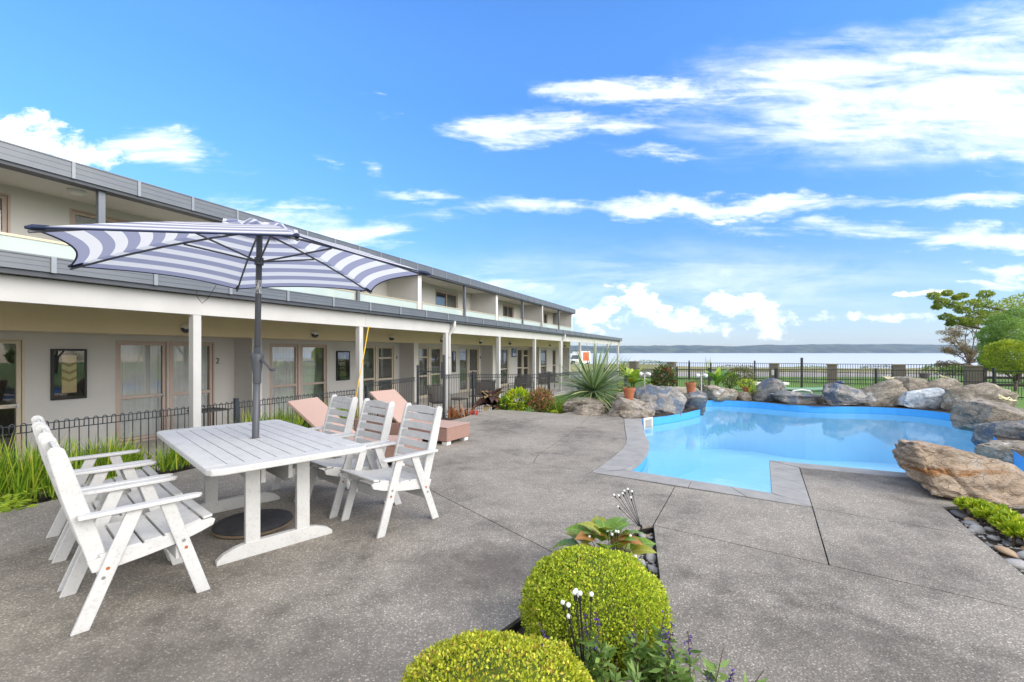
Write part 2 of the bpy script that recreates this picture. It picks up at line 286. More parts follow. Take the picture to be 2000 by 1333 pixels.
def rockmat(name, c_hi, c_mid, c_lo, patch=(.5, .5, .5), pf=.55, ss=(1, 1, 2.0), warm=None, wf=.6, fine=1.0):
    m, nt, nd, lk, b = newmat(name); v = coords(nt, None, True); vs = N(nt, 'ShaderNodeVectorMath', {0: v, 1: ss}, operation='MULTIPLY').outputs[0]
    n1 = N(nt, 'ShaderNodeTexNoise', {'Vector': vs, 'Scale': 3.2 * fine, 'Detail': 9, 'Roughness': .68, 'Distortion': .5}).outputs[0]
    n2 = N(nt, 'ShaderNodeTexNoise', {'Vector': v, 'Scale': 2.6 * fine, 'Detail': 7, 'Roughness': .6}).outputs[0]
    n3 = N(nt, 'ShaderNodeTexNoise', {'Vector': vs, 'Scale': 26, 'Detail': 6, 'Roughness': .7}).outputs[0]
    c = rampn(nt, n1, [(.30, c_lo), (.48, c_mid), (.68, c_hi)])
    f = N(nt, 'ShaderNodeMapRange', {'Value': n2, 'From Min': pf, 'From Max': pf + .07}).outputs[0]
    c = N(nt, 'ShaderNodeMix', {'Factor': f, 'A': c, 'B': (*patch, 1)}, data_type='RGBA').outputs['Result']
    if warm:
        n4 = N(nt, 'ShaderNodeTexNoise', {'Vector': N(nt, 'ShaderNodeVectorMath', {0: v, 1: (.8, .8, 4)}, operation='MULTIPLY').outputs[0], 'Scale': 2.2, 'Detail': 6}).outputs[0]
        f = N(nt, 'ShaderNodeMapRange', {'Value': n4, 'From Min': wf, 'From Max': wf + .1}).outputs[0]
        c = N(nt, 'ShaderNodeMix', {'Factor': f, 'A': c, 'B': (*warm, 1)}, data_type='RGBA').outputs['Result']
    sp = rampn(nt, n3, [(.32, (.62, .62, .62)), (.5, (1, 1, 1)), (.72, (1.22, 1.2, 1.18))])
    c = N(nt, 'ShaderNodeMix', {'Factor': 1.0, 'A': c, 'B': sp}, data_type='RGBA', blend_type='MULTIPLY').outputs['Result']
    lk.new(c, b.inputs['Base Color']); b.inputs['Roughness'].default_value = .85; b.inputs['Specular IOR Level'].default_value = .25
    wv = N(nt, 'ShaderNodeVectorMath', {0: vs, 1: N(nt, 'ShaderNodeTexNoise', {'Vector': v, 'Scale': 3.0, 'Detail': 4}).outputs['Color']}, operation='ADD').outputs[0]
    ck = N(nt, 'ShaderNodeTexVoronoi', {'Vector': wv, 'Scale': 3.4}, feature='DISTANCE_TO_EDGE').outputs['Distance']
    ck = N(nt, 'ShaderNodeMapRange', {'Value': ck, 'From Min': 0, 'From Max': .05, 'To Min': -1.0, 'To Max': 0}).outputs[0]
    hh = N(nt, 'ShaderNodeMath', {0: N(nt, 'ShaderNodeMath', {0: n1, 1: .9, 2: n3}, operation='MULTIPLY_ADD').outputs[0], 1: N(nt, 'ShaderNodeMath', {0: ck, 1: .45}, operation='MULTIPLY').outputs[0]}, operation='ADD').outputs[0]
    lk.new(N(nt, 'ShaderNodeBump', {'Height': hh, 'Strength': 1.0, 'Distance': .035}).outputs[0], b.inputs['Normal']); return m
def woodwhite(name, base=(.565, .562, .55)):
    m, nt, nd, lk, b = newmat(name); v = coords(nt, None, True)
    n1 = N(nt, 'ShaderNodeTexNoise', {'Vector': v, 'Scale': 7, 'Detail': 7, 'Roughness': .65}).outputs[0]
    n2 = N(nt, 'ShaderNodeTexNoise', {'Vector': v, 'Scale': 55, 'Detail': 5, 'Roughness': .7}).outputs[0]
    c = rampn(nt, n1, [(.30, tuple(x * .85 for x in base)), (.5, tuple(x * .96 for x in base)), (.7, base)])
    s = rampn(nt, n2, [(.30, (.80, .79, .775)), (.46, (1, 1, 1)), (1, (1.04, 1.04, 1.04))])
    lk.new(N(nt, 'ShaderNodeMix', {'Factor': 1.0, 'A': c, 'B': s}, data_type='RGBA', blend_type='MULTIPLY').outputs['Result'], b.inputs['Base Color'])
    b.inputs['Roughness'].default_value = .55; b.inputs['Specular IOR Level'].default_value = .35
    lk.new(N(nt, 'ShaderNodeBump', {'Height': n2, 'Strength': .25, 'Distance': .004}).outputs[0], b.inputs['Normal']); return m
def brickmat(name, c1, c2, mortar, scale, bw=.22, rh=.075):
    m, nt, nd, lk, b = newmat(name); v = coords(nt, None, False)
    sp = N(nt, 'ShaderNodeSeparateXYZ', {0: v}); s = N(nt, 'ShaderNodeMath', {0: sp.outputs[0], 1: sp.outputs[1]}, operation='ADD').outputs[0]
    cv = N(nt, 'ShaderNodeCombineXYZ', {0: s, 1: sp.outputs[2]}).outputs[0]
    t = N(nt, 'ShaderNodeTexBrick', {'Vector': cv, 'Color1': (*c1, 1), 'Color2': (*c2, 1), 'Mortar': (*mortar, 1), 'Scale': scale, 'Mortar Size': .008, 'Brick Width': bw, 'Row Height': rh})
    lk.new(t.outputs[0], b.inputs['Base Color']); b.inputs['Roughness'].default_value = .85; return m
M = {}
M['deck'] = aggregate()
M['joint'] = plain('deck_joint_soil', (.035, .03, .024), (.02, .018, .015), 20)
M['tile'] = plain('grey_coping_paver', (.34, .322, .298), (.26, .248, .23), 5, .6, .25, 90)
M['poolblue'] = plain('blue_pool_paint', (.075, .40, .86), (.06, .36, .80), 1.2, .45, 0, rnd=False)
M['water'] = glassmat('pool_water', (.90, .99, 1.0), 1.33, .62, 0.0, .06, 6, .02)
M['poolfloor'] = plain('pale_blue_pool_floor', (.42, .76, .99), (.37, .71, .97), 1.0, .5, 0, rnd=False)  # paled so the colour stands in for white sky mirrored on the water
M['white'] = woodwhite('weathered_white_timber'); M['wtable'] = woodwhite('white_table_timber', (.57, .565, .55))
M['wall'] = plain('grey_beige_render', (.53, .518, .50), (.495, .485, .47), 1.3, .85, .12, 140, rnd=False)
M['wallup'] = plain('pale_render', (.60, .585, .56), (.57, .555, .53), 1.3, .85, .1, 140, rnd=False)
M['cream'] = plain('cream_bulkhead', (.76, .66, .47), (.73, .63, .445), 2, .8, .05, 120, rnd=False)
M['soffit'] = plain('white_soffit', (.68, .66, .625), (.65, .63, .60), 1, .8, rnd=False)
M['trim'] = plain('white_beam_paint', (.55, .54, .52), (.50, .49, .47), 1.6, .6, .06, 90, rnd=False)
M['gutter'] = plain('grey_metal_gutter', (.17, .182, .20), (.15, .162, .18), 2.5, .4, 0, metal=.3, rnd=False)
M['gutdark'] = plain('dark_metal_trim', (.075, .082, .095), (.06, .066, .078), 3, .5, rnd=False)
M['bracket'] = plain('gutter_joint_cover', (.27, .29, .315), (.24, .26, .285), 8, .4, metal=.3)
M['frame'] = plain('cream_aluminium_frame', (.53, .465, .36), (.50, .44, .34), 5, .45)
M['framep'] = plain('pinkish_aluminium_frame', (.48, .385, .33), (.44, .35, .30), 5, .45)
M['glass'] = glassmat('window_glass', (.96, .97, .97), 1.5, .9, 0, 0, 3, .02)
m, nt, nd, lk, b = newmat('frosted_balustrade_glass'); b.inputs['Base Color'].default_value = (.66, .74, .70, 1); b.inputs['Roughness'].default_value = .2
M['balglass'] = m; lk.new(N(nt, 'ShaderNodeMixShader', {0: .45, 1: b.outputs[0], 2: N(nt, 'ShaderNodeBsdfTransparent', {'Color': (.85, .93, .9, 1)}).outputs[0]}).outputs[0], nd['Material Output'].inputs['Surface'])
M['brass'] = plain('pale_gold_rail', (.62, .52, .36), (.55, .46, .32), 4, .35, metal=.4)
m, nt, nd, lk, b = newmat('net_curtain'); b.inputs['Base Color'].default_value = (.88, .88, .87, 1); b.inputs['Roughness'].default_value = .9
tl = N(nt, 'ShaderNodeBsdfTranslucent', {'Color': (.7, .7, .69, 1)}); m1 = N(nt, 'ShaderNodeMixShader', {0: .2, 1: b.outputs[0], 2: tl.outputs[0]}); tr_ = N(nt, 'ShaderNodeBsdfTransparent')
lk.new(N(nt, 'ShaderNodeMixShader', {0: .08, 1: m1.outputs[0], 2: tr_.outputs[0]}).outputs[0], nd['Material Output'].inputs['Surface']); M['curtain'] = m
M['drape'] = plain('dark_side_drape', (.10, .085, .09), (.07, .06, .065), 12, .9)
M['room'] = plain('dim_room_lining', (.34, .32, .29), (.31, .29, .26), 2, .9, rnd=False)
M['paver'] = plain('verandah_concrete', (.50, .475, .445), (.42, .40, .375), 1.4, .8, .2, 50, rnd=False)
M['soil'] = plain('dark_garden_soil', (.055, .042, .03), (.03, .024, .018), 9, .95, .5, 30)
M['fence'] = plain('charcoal_fence_steel', (.035, .042, .052), (.028, .033, .042), 6, .4, spec=.5)
M['fencefar'] = plain('black_fence_steel', (.025, .026, .028), (.02, .02, .022), 6, .5)
M['charcoal'] = plain('charcoal_umbrella_metal', (.085, .088, .10), (.07, .073, .083), 3, .42, spec=.5)
M['blackcast'] = plain('dusty_black_base', (.055, .055, .06), (.028, .028, .031), 7, .75, .2, 30)
M['rattan'] = plain('pink_woven_rattan', (.45, .305, .25), (.40, .265, .215), 60, .65, .0)
M['rattand'] = M['rattan']
M['sling'] = plain('charcoal_sling_mesh', (.115, .105, .095), (.09, .082, .075), 90, .85)
M['steel'] = plain('charcoal_chair_tube', (.04, .04, .042), (.03, .03, .032), 8, .45)
M['terracotta'] = plain('terracotta', (.44, .15, .068), (.35, .115, .05), 14, .75, .15, 40)
M['stoneA'] = rockmat('brown_grey_rock', (0.486, 0.425, 0.351), (0.290, 0.250, 0.203), (0.115, 0.099, 0.084), (0.365, 0.338, 0.317), .58)
M['stoneB'] = rockmat('blue_grey_rock', (0.478, 0.450, 0.413), (0.275, 0.261, 0.246), (0.123, 0.120, 0.123), (0.145, 0.181, 0.239), .50)
M['stoneC'] = rockmat('lichened_rock', (0.540, 0.486, 0.405), (0.324, 0.277, 0.216), (0.135, 0.115, 0.088), (0.675, 0.648, 0.608), .60)
M['stoneW'] = rockmat('pale_blue_splashed_rock', (.72, .76, .80), (.52, .58, .64), (.26, .31, .37), (.78, .80, .82), .52)
M['boulder'] = rockmat('tan_sandstone_boulder', (0.600, 0.480, 0.360), (0.432, 0.330, 0.240), (0.180, 0.138, 0.102), (0.504, 0.444, 0.372), .58, (1, 1, 4.2), (0.408, 0.210, 0.090), .57, .8)
M['pebble'] = plain('river_pebble', (0.390, 0.377, 0.358), (0.260, 0.254, 0.247), 9, .6, .08, 40)
M['pebblet'] = plain('tan_pebble', (.42, .30, .19), (.32, .22, .14), 9, .6)
M['pebbled'] = plain('dark_pebble', (.13, .135, .14), (.09, .093, .097), 9, .6)
M['boxleaf'] = leafmat('golden_hedge_leaf', [(0, (0.169, 0.260, 0.019)), (.45, (0.429, 0.546, 0.039)), (.8, (0.650, 0.715, 0.058)), (.95, (0.780, 0.780, 0.091)), (1, (0.468, 0.286, 0.065))], .45, .3)
M['boxleaf2'] = leafmat('orange_tipped_hedge_leaf', [(0, (0.200, 0.263, 0.019)), (.4, (0.475, 0.537, 0.037)), (.75, (0.700, 0.700, 0.062)), (.9, (0.775, 0.725, 0.112)), (1, (0.500, 0.250, 0.062))], .45, .3)
M['twig'] = plain('brown_twig', (.12, .075, .045), (.08, .05, .03), 20, .85)
M['grass'] = leafmat('ornamental_grass', [(0, (0.095, 0.203, 0.016)), (.5, (0.230, 0.405, 0.027)), (.82, (0.446, 0.567, 0.054)), (1, (0.783, 0.675, 0.135))], .5, .35)
M['yucca'] = leafmat('spiky_grey_green_leaf', [(0, (0.094, 0.156, 0.062)), (.55, (0.188, 0.288, 0.112)), (.85, (0.338, 0.450, 0.188)), (1, (0.575, 0.575, 0.250))], .42, .2)
M['fern'] = leafmat('yellow_green_fern', [(0, (0.196, 0.322, 0.023)), (1, (0.483, 0.598, 0.057))], .5, .35)
M['hyd'] = leafmat('yellowing_hydrangea_leaf', [(0, (.10, .20, .02)), (.45, (.22, .33, .03)), (.8, (.40, .38, .05)), (1, (.40, .20, .06))], .4, .3)
M['sage'] = leafmat('sage_leaf', [(0, (.09, .17, .035)), (.6, (.17, .28, .06)), (1, (.26, .38, .10))], .5, .3)
M['violet'] = leafmat('purple_salvia_flower', [(0, (.035, .02, .075)), (.6, (.07, .03, .22)), (1, (.12, .06, .36))], .6, .2)
M['banana'] = leafmat('light_green_paddle_leaf', [(0, (.17, .34, .025)), (.6, (.27, .46, .04)), (1, (.45, .56, .05))], .35, .4)
M['bananad'] = leafmat('fresh_green_paddle_leaf', [(0, (.10, .26, .03)), (1, (.20, .38, .05))], .35, .35)
M['canna'] = leafmat('dark_maroon_leaf', [(0, (.035, .017, .015)), (.6, (.075, .035, .028)), (1, (.28, .20, .10))], .35, .15)
M['croton'] = leafmat('bright_yellow_green_leaf', [(0, (.14, .30, .02)), (.5, (.36, .50, .025)), (1, (.72, .68, .03))], .35, .3)
M['nandina'] = leafmat('red_green_nandina_leaf', [(0, (.10, .17, .03)), (.45, (.22, .26, .06)), (.7, (.42, .14, .08)), (1, (.58, .20, .15))], .45, .25)
M['heli'] = leafmat('copper_orange_leaf', [(0, (.16, .05, .03)), (.5, (.38, .14, .06)), (1, (.65, .36, .12))], .4, .3)
M['red'] = leafmat('red_flower', [(0, (.5, .03, .03)), (1, (.75, .07, .05))], .4, .2)
M['magnolia'] = leafmat('glossy_green_bronze_leaf', [(0, (.05, .11, .03)), (.5, (.12, .20, .06)), (.7, (.22, .27, .10)), (.8, (.22, .07, .035)), (1, (.30, .10, .05))], .3, .15)
M['shrub'] = leafmat('mid_green_shrub_leaf', [(0, (.055, .11, .02)), (.6, (.14, .23, .035)), (1, (.24, .33, .06))], .5, .25)
M['olive'] = leafmat('olive_brown_shrub_leaf', [(0, (.075, .085, .03)), (.6, (.15, .16, .05)), (1, (.24, .21, .08))], .55, .2)
M['succ'] = leafmat('bright_succulent_leaf', [(0, (.17, .30, .015)), (.5, (.34, .46, .02)), (1, (.58, .62, .04))], .4, .25)
M['lawn'] = plain('mown_lawn', (.125, .225, .028), (.085, .165, .02), 1.6, .95, .5, 40, rnd=False)
M['meadow'] = plain('dry_shore_grass', (.30, .26, .105), (.155, .165, .05), .09, .95, .4, 5, detail=8, rnd=False)
M['track'] = plain('gravel_track', (.36, .33, .29), (.28, .255, .22), .6, .95, .2, 9, rnd=False)
M['bark'] = plain('grey_brown_bark', (.16, .12, .09), (.09, .07, .05), 9, .9, .5, 20)
M['treeA'] = leafmat('tree_leaf_olive_green', [(0, (0.122, 0.191, 0.020)), (.5, (0.278, 0.365, 0.043)), (1, (0.522, 0.557, 0.087))], .5, .3, .25)
M['treeB'] = leafmat('tree_leaf_soft_green', [(0, (0.101, 0.194, 0.036)), (.5, (0.201, 0.345, 0.064)), (1, (0.402, 0.517, 0.115))], .5, .3, .5)
M['treeC'] = leafmat('tree_leaf_brown', [(0, (0.144, 0.120, 0.060)), (.5, (0.264, 0.216, 0.102)), (1, (0.408, 0.312, 0.156))], .55, .25, .4)
M['treeD'] = leafmat('topiary_leaf', [(0, (0.152, 0.221, 0.016)), (.5, (0.331, 0.414, 0.034)), (1, (0.580, 0.635, 0.055))], .5, .3, 1.2)
M['hill'] = plain('wooded_hill', (.085, .11, .065), (.025, .038, .03), .012, .95, detail=9, lo=.42, hi=.62, rnd=False)
M['vanwhite'] = plain('white_van_paint', (.78, .78, .78), (.74, .74, .74), 3, .3); M['orange'] = plain('orange_panel', (.75, .12, .035), (.7, .11, .03), 3, .4)
M['darkglass'] = plain('dark_windscreen', (.05, .07, .09), (.04, .055, .07), 3, .12, spec=.6); M['rubber'] = plain('black_rubber', (.02, .02, .02), (.015, .015, .015), 8, .8)
M['brickp'] = brickmat('grey_brown_brick', (.16, .125, .10), (.115, .092, .078), (.20, .185, .165), 1.0)
M['pillcap'] = plain('brown_brick_cap', (.24, .18, .115), (.18, .135, .09), 8, .85, .3, 30)
M['greenlid'] = plain('green_painted_lid', (.20, .36, .21), (.17, .31, .18), 3, .55); M['pvc'] = plain('white_pvc_pipe', (.78, .78, .76), None, 5, .35)
M['blueglaze'] = plain('cobalt_glaze', (.012, .025, .14), (.01, .018, .09), 8, .15, spec=.7); M['starc'] = plain('cream_painted_metal', (.72, .66, .42), (.66, .6, .38), 8, .6)
M['chrome'] = plain('brushed_steel', (.62, .62, .62), (.5, .5, .5), 20, .3, metal=.9); M['lampwhite'] = plain('lamp_white', (.80, .79, .75), (.74, .73, .70), 6, .35)
M['wovenart'] = plain('natural_woven_fibre', (.62, .49, .25), (.50, .38, .18), 60, .85, .4, 120); M['rustthread'] = plain('rust_brown_thread', (.28, .11, .055), (.22, .09, .045), 40, .9)
M['artback'] = plain('dark_art_backing', (.022, .022, .02), (.016, .016, .015), 5, .8); M['blackframe'] = plain('black_timber_frame', (.012, .012, .012), (.01, .01, .01), 8, .4)
M['yellowrope'] = plain('yellow_rope', (.68, .45, .04), (.6, .38, .03), 60, .7); M['rust'] = plain('rusty_screw', (.42, .13, .025), (.3, .09, .02), 60, .7)
M['darktimber'] = plain('dark_rail_timber', (.045, .038, .03), (.03, .026, .02), 9, .8); M['bulb'] = plain('white_solar_bulb', (.88, .88, .86), (.84, .84, .82), 9, .25)
# ------------------------------------------------------------------ ground, lake, hills
POOL = [(1.385, 5.60), (2.69, 4.65), (3.49, 6.09), (6.0, 4.83), (6.9, 6.0), (8.05, 7.5), (9.4, 9.0), (10.5, 10.4), (10.6, 11.5), (9.9, 12.25), (8.3, 12.35), (7.75, 12.75), (7.2, 13.6), (6.4, 13.95), (5.7, 13.8), (5.1, 12.9), (4.86, 11.7), (4.3, 11.1), (3.6, 10.5), (2.83, 9.98)]
PCURVE = [(2.83, 9.98), (2.62, 9.2), (2.44, 8.5), (2.30, 7.9), (2.21, 7.4), (2.06, 6.9), (1.87, 6.42), (1.64, 5.98), (1.385, 5.60)]   # far to near
OCURVE = [(2.47, 9.98), (2.28, 9.2), (2.12, 8.5), (2.00, 7.95), (1.90, 7.5), (1.76, 7.05), (1.56, 6.62), (1.30, 6.1), (.963, 5.50)]
def chaikin(pl, n=2):
    for _ in range(n):
        o_ = [pl[0]]
        for a, b_ in zip(pl, pl[1:]): o_ += [(a[0] * .75 + b_[0] * .25, a[1] * .75 + b_[1] * .25), (a[0] * .25 + b_[0] * .75, a[1] * .25 + b_[1] * .75)]
        pl = o_ + [pl[-1]]
    return pl
RIM = chaikin(POOL[3:16]) + chaikin(POOL[16:])      # the two sweeps of the rocky rim, meeting at a corner
POOLALL = POOL[:3] + RIM[:-1] + PCURVE[:-1]
def lz(x, y):
    ys = 118 - 28 * min(1, max(0, (x - 18) / 34)); 
    if y < 16: z = -.36
    elif y < 28: z = -.36 - .29 * (y - 16) / 12
    else:
        u = (y - 28) / (ys - 28)
        z = -.65 - .6 * u / .8 if u < .8 else -1.25 - .85 * (u - .8) / .2
        z = max(z, -4.0)
    if y > 24: z += .05 * noise.noise(Vector((x * .16, y * .16, 3)))
    return z
def inside(p, poly):
    x, y = p; c = False; n = len(poly)
    for i in range(n):
        x1, y1 = poly[i]; x2, y2 = poly[(i + 1) % n]
        if (y1 > y) != (y2 > y) and x < (x2 - x1) * (y - y1) / (y2 - y1) + x1: c = not c
    return c
HOLE = [(-2.2, -4), (-2.9, 3), (-2.4, 7), (-.9, 9.6), (.5, 10.4), (3, 10.9), (4.2, 12), (4.9, 14.3), (7.4, 14.6), (10.4, 13), (11.4, 11), (9, 7.3), (7.2, 5.0), (3.6, 3.4), (1.9, 0), (1, -4)]
def sheet(name, xs, ys, mat, zf, hole=None, off=0):
    V = [(x, y, zf(x, y) + off) for y in ys for x in xs]; nx = len(xs); Fs = []
    for j in range(len(ys) - 1):
        for i in range(nx - 1):
            if hole and inside(((xs[i] + xs[i + 1]) / 2, (ys[j] + ys[j + 1]) / 2), hole): continue
            Fs.append((j * nx + i, j * nx + i + 1, (j + 1) * nx + i + 1, (j + 1) * nx + i))
    me = bpy.data.meshes.new(name); me.from_pydata(V, [], Fs); me.materials.append(mat); me.polygons.foreach_set('use_smooth', [True] * len(Fs)); me.update()
    return kind(obj(name, me), 'structure')
xs = list(np.arange(-60, -10, 5.0)) + list(np.arange(-10, 16, .5)) + list(np.arange(16, 100, 3.0)); ysl = list(np.arange(-12, -4, 2.0)) + list(np.arange(-4, 18, .5)) + list(np.arange(18, 43, 1.0))
sheet('lawn', xs, ysl, M['lawn'], lz, HOLE)
ymid = lambda x: 43.0
sheet('gravel_track', list(np.arange(-60, 100, 2.0)), [42.0, 45, 48, 51.0, 54.2], M['track'], lz, None, .004)
sheet('shore_meadow', list(np.arange(-120, 190, 2.5)), list(np.arange(54, 134, 2.0)), M['meadow'], lambda x, y: lz(x, y) + (.55 * max(0, noise.noise(Vector((x * .07, y * .05, 9))) ) * min(1, (y - 54) / 10)))
m, nt, nd, lk, b = newmat('lake_water'); b.inputs['Base Color'].default_value = (.52, .54, .55, 1); b.inputs['Roughness'].default_value = .35; b.inputs['IOR'].default_value = 1.33
n_ = N(nt, 'ShaderNodeTexNoise', {'Vector': coords(nt, (.05, .4, 1), False), 'Scale': 1.0, 'Detail': 6}); lk.new(N(nt, 'ShaderNodeBump', {'Height': n_.outputs[0], 'Strength': .35, 'Distance': .6}).outputs[0], b.inputs['Normal']); M['lake'] = m
lake = MB(); lake.add([(-2600, 60, -2.0), (3600, 60, -2.0), (3600, 2620, -2.0), (-2600, 2620, -2.0)], [(0, 1, 2, 3)]); kind(lake.build('lake', M['lake']), 'structure')
HX = np.arange(-2600, 3601, 16.0); rowsV = []
for k, (yy, q) in enumerate(((2440, 0), (2480, .22), (2560, .62), (2680, .9), (2860, 1.0), (3100, .98))):
    for x in HX:
        h = 45 + 9 * noise.noise(Vector((x * .0011, 2, 1))) + 6 * noise.noise(Vector((x * .004, 5, 1))) + (8 if 1500 < x < 2600 else 0) * min(1, (x - 1500) / 300 if x < 2000 else 1)
        z = -2.3 + h * q + 7 * q * noise.noise(Vector((x * .012, yy * .01, 4))) + 4.5 * q * noise.noise(Vector((x * .045, yy * .03, 8))) + (2.5 * noise.noise(Vector((x * .11, yy, 8))) if q > .1 else 0)
        rowsV.append((x, yy + 40 * noise.noise(Vector((x * .003, 1, yy * .01))), z))
nx = len(HX); Fs = [(j * nx + i, j * nx + i + 1, (j + 1) * nx + i + 1, (j + 1) * nx + i) for j in range(5) for i in range(nx - 1)]
me = bpy.data.meshes.new('hills'); me.from_pydata(rowsV, [], Fs); me.materials.append(M['hill']); me.update(); kind(obj('hills', me), 'structure')
# ------------------------------------------------------------------ pool deck: slabs laid over a soil bed with open joints
def inset(poly, d):
    n = len(poly); A = sum(poly[i][0] * poly[(i + 1) % n][1] - poly[(i + 1) % n][0] * poly[i][1] for i in range(n))
    if A < 0: poly = poly[::-1]
    out = []
    for i in range(n):
        p0, p1, p2 = (Vector(poly[j % n]) for j in (i - 1, i, i + 1)); a, b_ = (p1 - p0).normalized(), (p2 - p1).normalized()
        na, nb = Vector((-a.y, a.x)), Vector((-b_.y, b_.x)); mm = na + nb; k = mm.dot(na)
        out.append(tuple(p1 + (mm / k if k > .35 else na) * d))
    return out
n_ = (-.775, 4.68); m_ = (.28, 5.98); q_ = (.47, 3.08); s0 = (1.19, 3.82); s0l = (1.07, 3.78); j2 = (2.17, 3.10); rj2 = (3.07, 2.44); rj3 = (3.68, 3.59)
SL = [q_, (.27, 2.80), (.08, 2.53), (-.08, 2.34), (-.40, 1.85), (-.62, 1.2), (-.75, 0), (-.8, -4)]
SRt = [s0, (.95, 2.92), (.70, 2.0), (.43, 1.0), (.16, 0), (-.3, -1.8), (-.6, -4)]
c4 = (1.77, 4.92); c5 = (2.82, 4.25); c6 = (3.63, 5.72); c7 = (4.28, 5.41); c8 = (5.6, 4.72); a58 = (-3.25, 8.15)
LEFT = [(-8.5, -4), (-6.1, 1.2), (-4.68, 4.14), (-4.28, 5.0), (-3.99, 5.7), (-3.75, 6.5), (-3.5, 7.4), a58]
FAR = [(-2.75, 8.95), (-2.0, 9.25), (-1.5, 9.42), (-1.15, 10.0), (-.85, 10.9), (-.6, 11.45), (-.3, 11.5), (0, 11.4), (.62, 11.05), (1.16, 10.78), (1.42, 11.1), (1.95, 11.05)]
S = [LEFT + [n_, (-2.66, 2.545), (-4.2, .3), (-6.6, -4)],
     [a58] + FAR[:] + [(1.66, 9.98), (.98, 8.0), (.36, 6.41), m_, n_],
     [m_, (.36, 6.41), (.98, 8.0), (1.66, 9.98), (1.95, 11.05), (2.45, 10.85)] + OCURVE,
     [m_, OCURVE[-1], c4, s0, s0l, q_, n_],
     [c4, c5, j2, s0], [c5, rj3, (3.39, 3.03), rj2, j2], [c5, c6, c7, c8, (5.1, 4.25), (4.5, 4.32), (4.06, 4.26), rj3],
     [s0, j2, rj2, (2.2, .85), (.9, -4)] + SRt[::-1][:-1], [n_, q_] + SL[1:] + [(-6.6, -4), (-4.2, .3), (-2.66, 2.545)]]
base = MB(); base.prism(LEFT + FAR + [(2.45, 10.85)] + OCURVE + [c4, c5, c6, c7, c8, (5.1, 4.25), (4.5, 4.32), (4.06, 4.26), rj3, (3.39, 3.03), rj2, (2.2, .85), (.9, -4)] + SRt[::-1] + [s0l] + SL + [(-6.6, -4)], -.30, -.022)
deck = kind(base.build('pool_deck', M['joint']), 'structure')
for i, p in enumerate(S): MB().prism(inset(p, .005), -.10, 0).build('slab', M['deck'], deck)
# ------------------------------------------------------------------ pool shell, coping pavers, water
pool = thing('swimming_pool', 'free-form blue painted swimming pool with grey paved edge', 'pool', (3.5, 7.5, 0)); po = Vector((3.5, 7.5, 0))
sh = MB(); n = len(POOLALL); top = [(x, y, -.012) for x, y in POOLALL]; mid = [(x, y, -.20) for x, y in POOLALL]; bot = [(x, y, -1.5) for x, y in POOLALL]
sh.add(top + mid, [(i, n + i, n + (i + 1) % n, (i + 1) % n) for i in range(n)]); sh.build('pool_wall', M['poolblue'], pool, sub=po)
sh = MB(); sh.add(mid + bot, [(i, n + i, n + (i + 1) % n, (i + 1) % n) for i in range(n)] + [tuple(range(n, 2 * n))]); sh.build('pool_basin', M['poolfloor'], pool, sub=po)
def resample(pl, n):
    L = [0]; 
    for a, b_ in zip(pl, pl[1:]): L.append(L[-1] + math.dist(a, b_))
    out = []
    for k in range(n + 1):
        s = L[-1] * k / n; i = max(j for j in range(len(L)) if L[j] <= s + 1e-9); i = min(i, len(pl) - 2); f = (s - L[i]) / (L[i + 1] - L[i]); out.append((pl[i][0] + (pl[i + 1][0] - pl[i][0]) * f, pl[i][1] + (pl[i + 1][1] - pl[i][1]) * f))
    return out
def tiles(inn, out, n):
    a, b_ = resample(inn, n), resample(out, n)
    for k in range(n): MB().prism(inset([a[k], a[k + 1], b_[k + 1], b_[k]], .0025), -.055, .004).build('coping_paver', M['tile'], pool, sub=po, bevel=.003)
B_, C_ = POOL[1], POOL[2]
def over(p, q, d):   # shift a segment to the left by d
    v = (Vector(q) - Vector(p)).normalized(); nn_ = Vector((-v.y, v.x)) * d; return tuple(Vector(p) + nn_), tuple(Vector(q) + nn_)
tiles([(x + .03, y) for x, y in PCURVE], OCURVE, 12)
tiles([(1.40, 5.625), (2.69, 4.685)], [(.975, 5.51), (2.82, 4.26)], 4)
tiles([(2.67, 4.66), (3.46, 6.10)], [(2.83, 4.27), (3.62, 5.71)], 4)
tiles([(3.475, 6.115), (5.9, 4.905)], [(3.64, 5.715), (5.72, 4.70)], 5)
sk = MB(); sk.box(-.16, .16, -.03, .0, -.15, .11); skm = obj('skimmer_box', sk.mesh('skimmer_box', M['pvc']), pool, (2.96 - po.x + .03, 10.02 - po.y - .01, -.09), (0, 0, R(38)))
sk2 = MB(); sk2.box(-.115, .115, -.034, -.031, -.10, .07); obj('skimmer_mouth', sk2.mesh('skimmer_mouth', M['room']), skm)
wt = MB(); wt.add([(x, y, -.18) for x, y in POOLALL], [tuple(range(n))]); wt_o = kind(wt.build('pool_water', M['water']), 'structure')
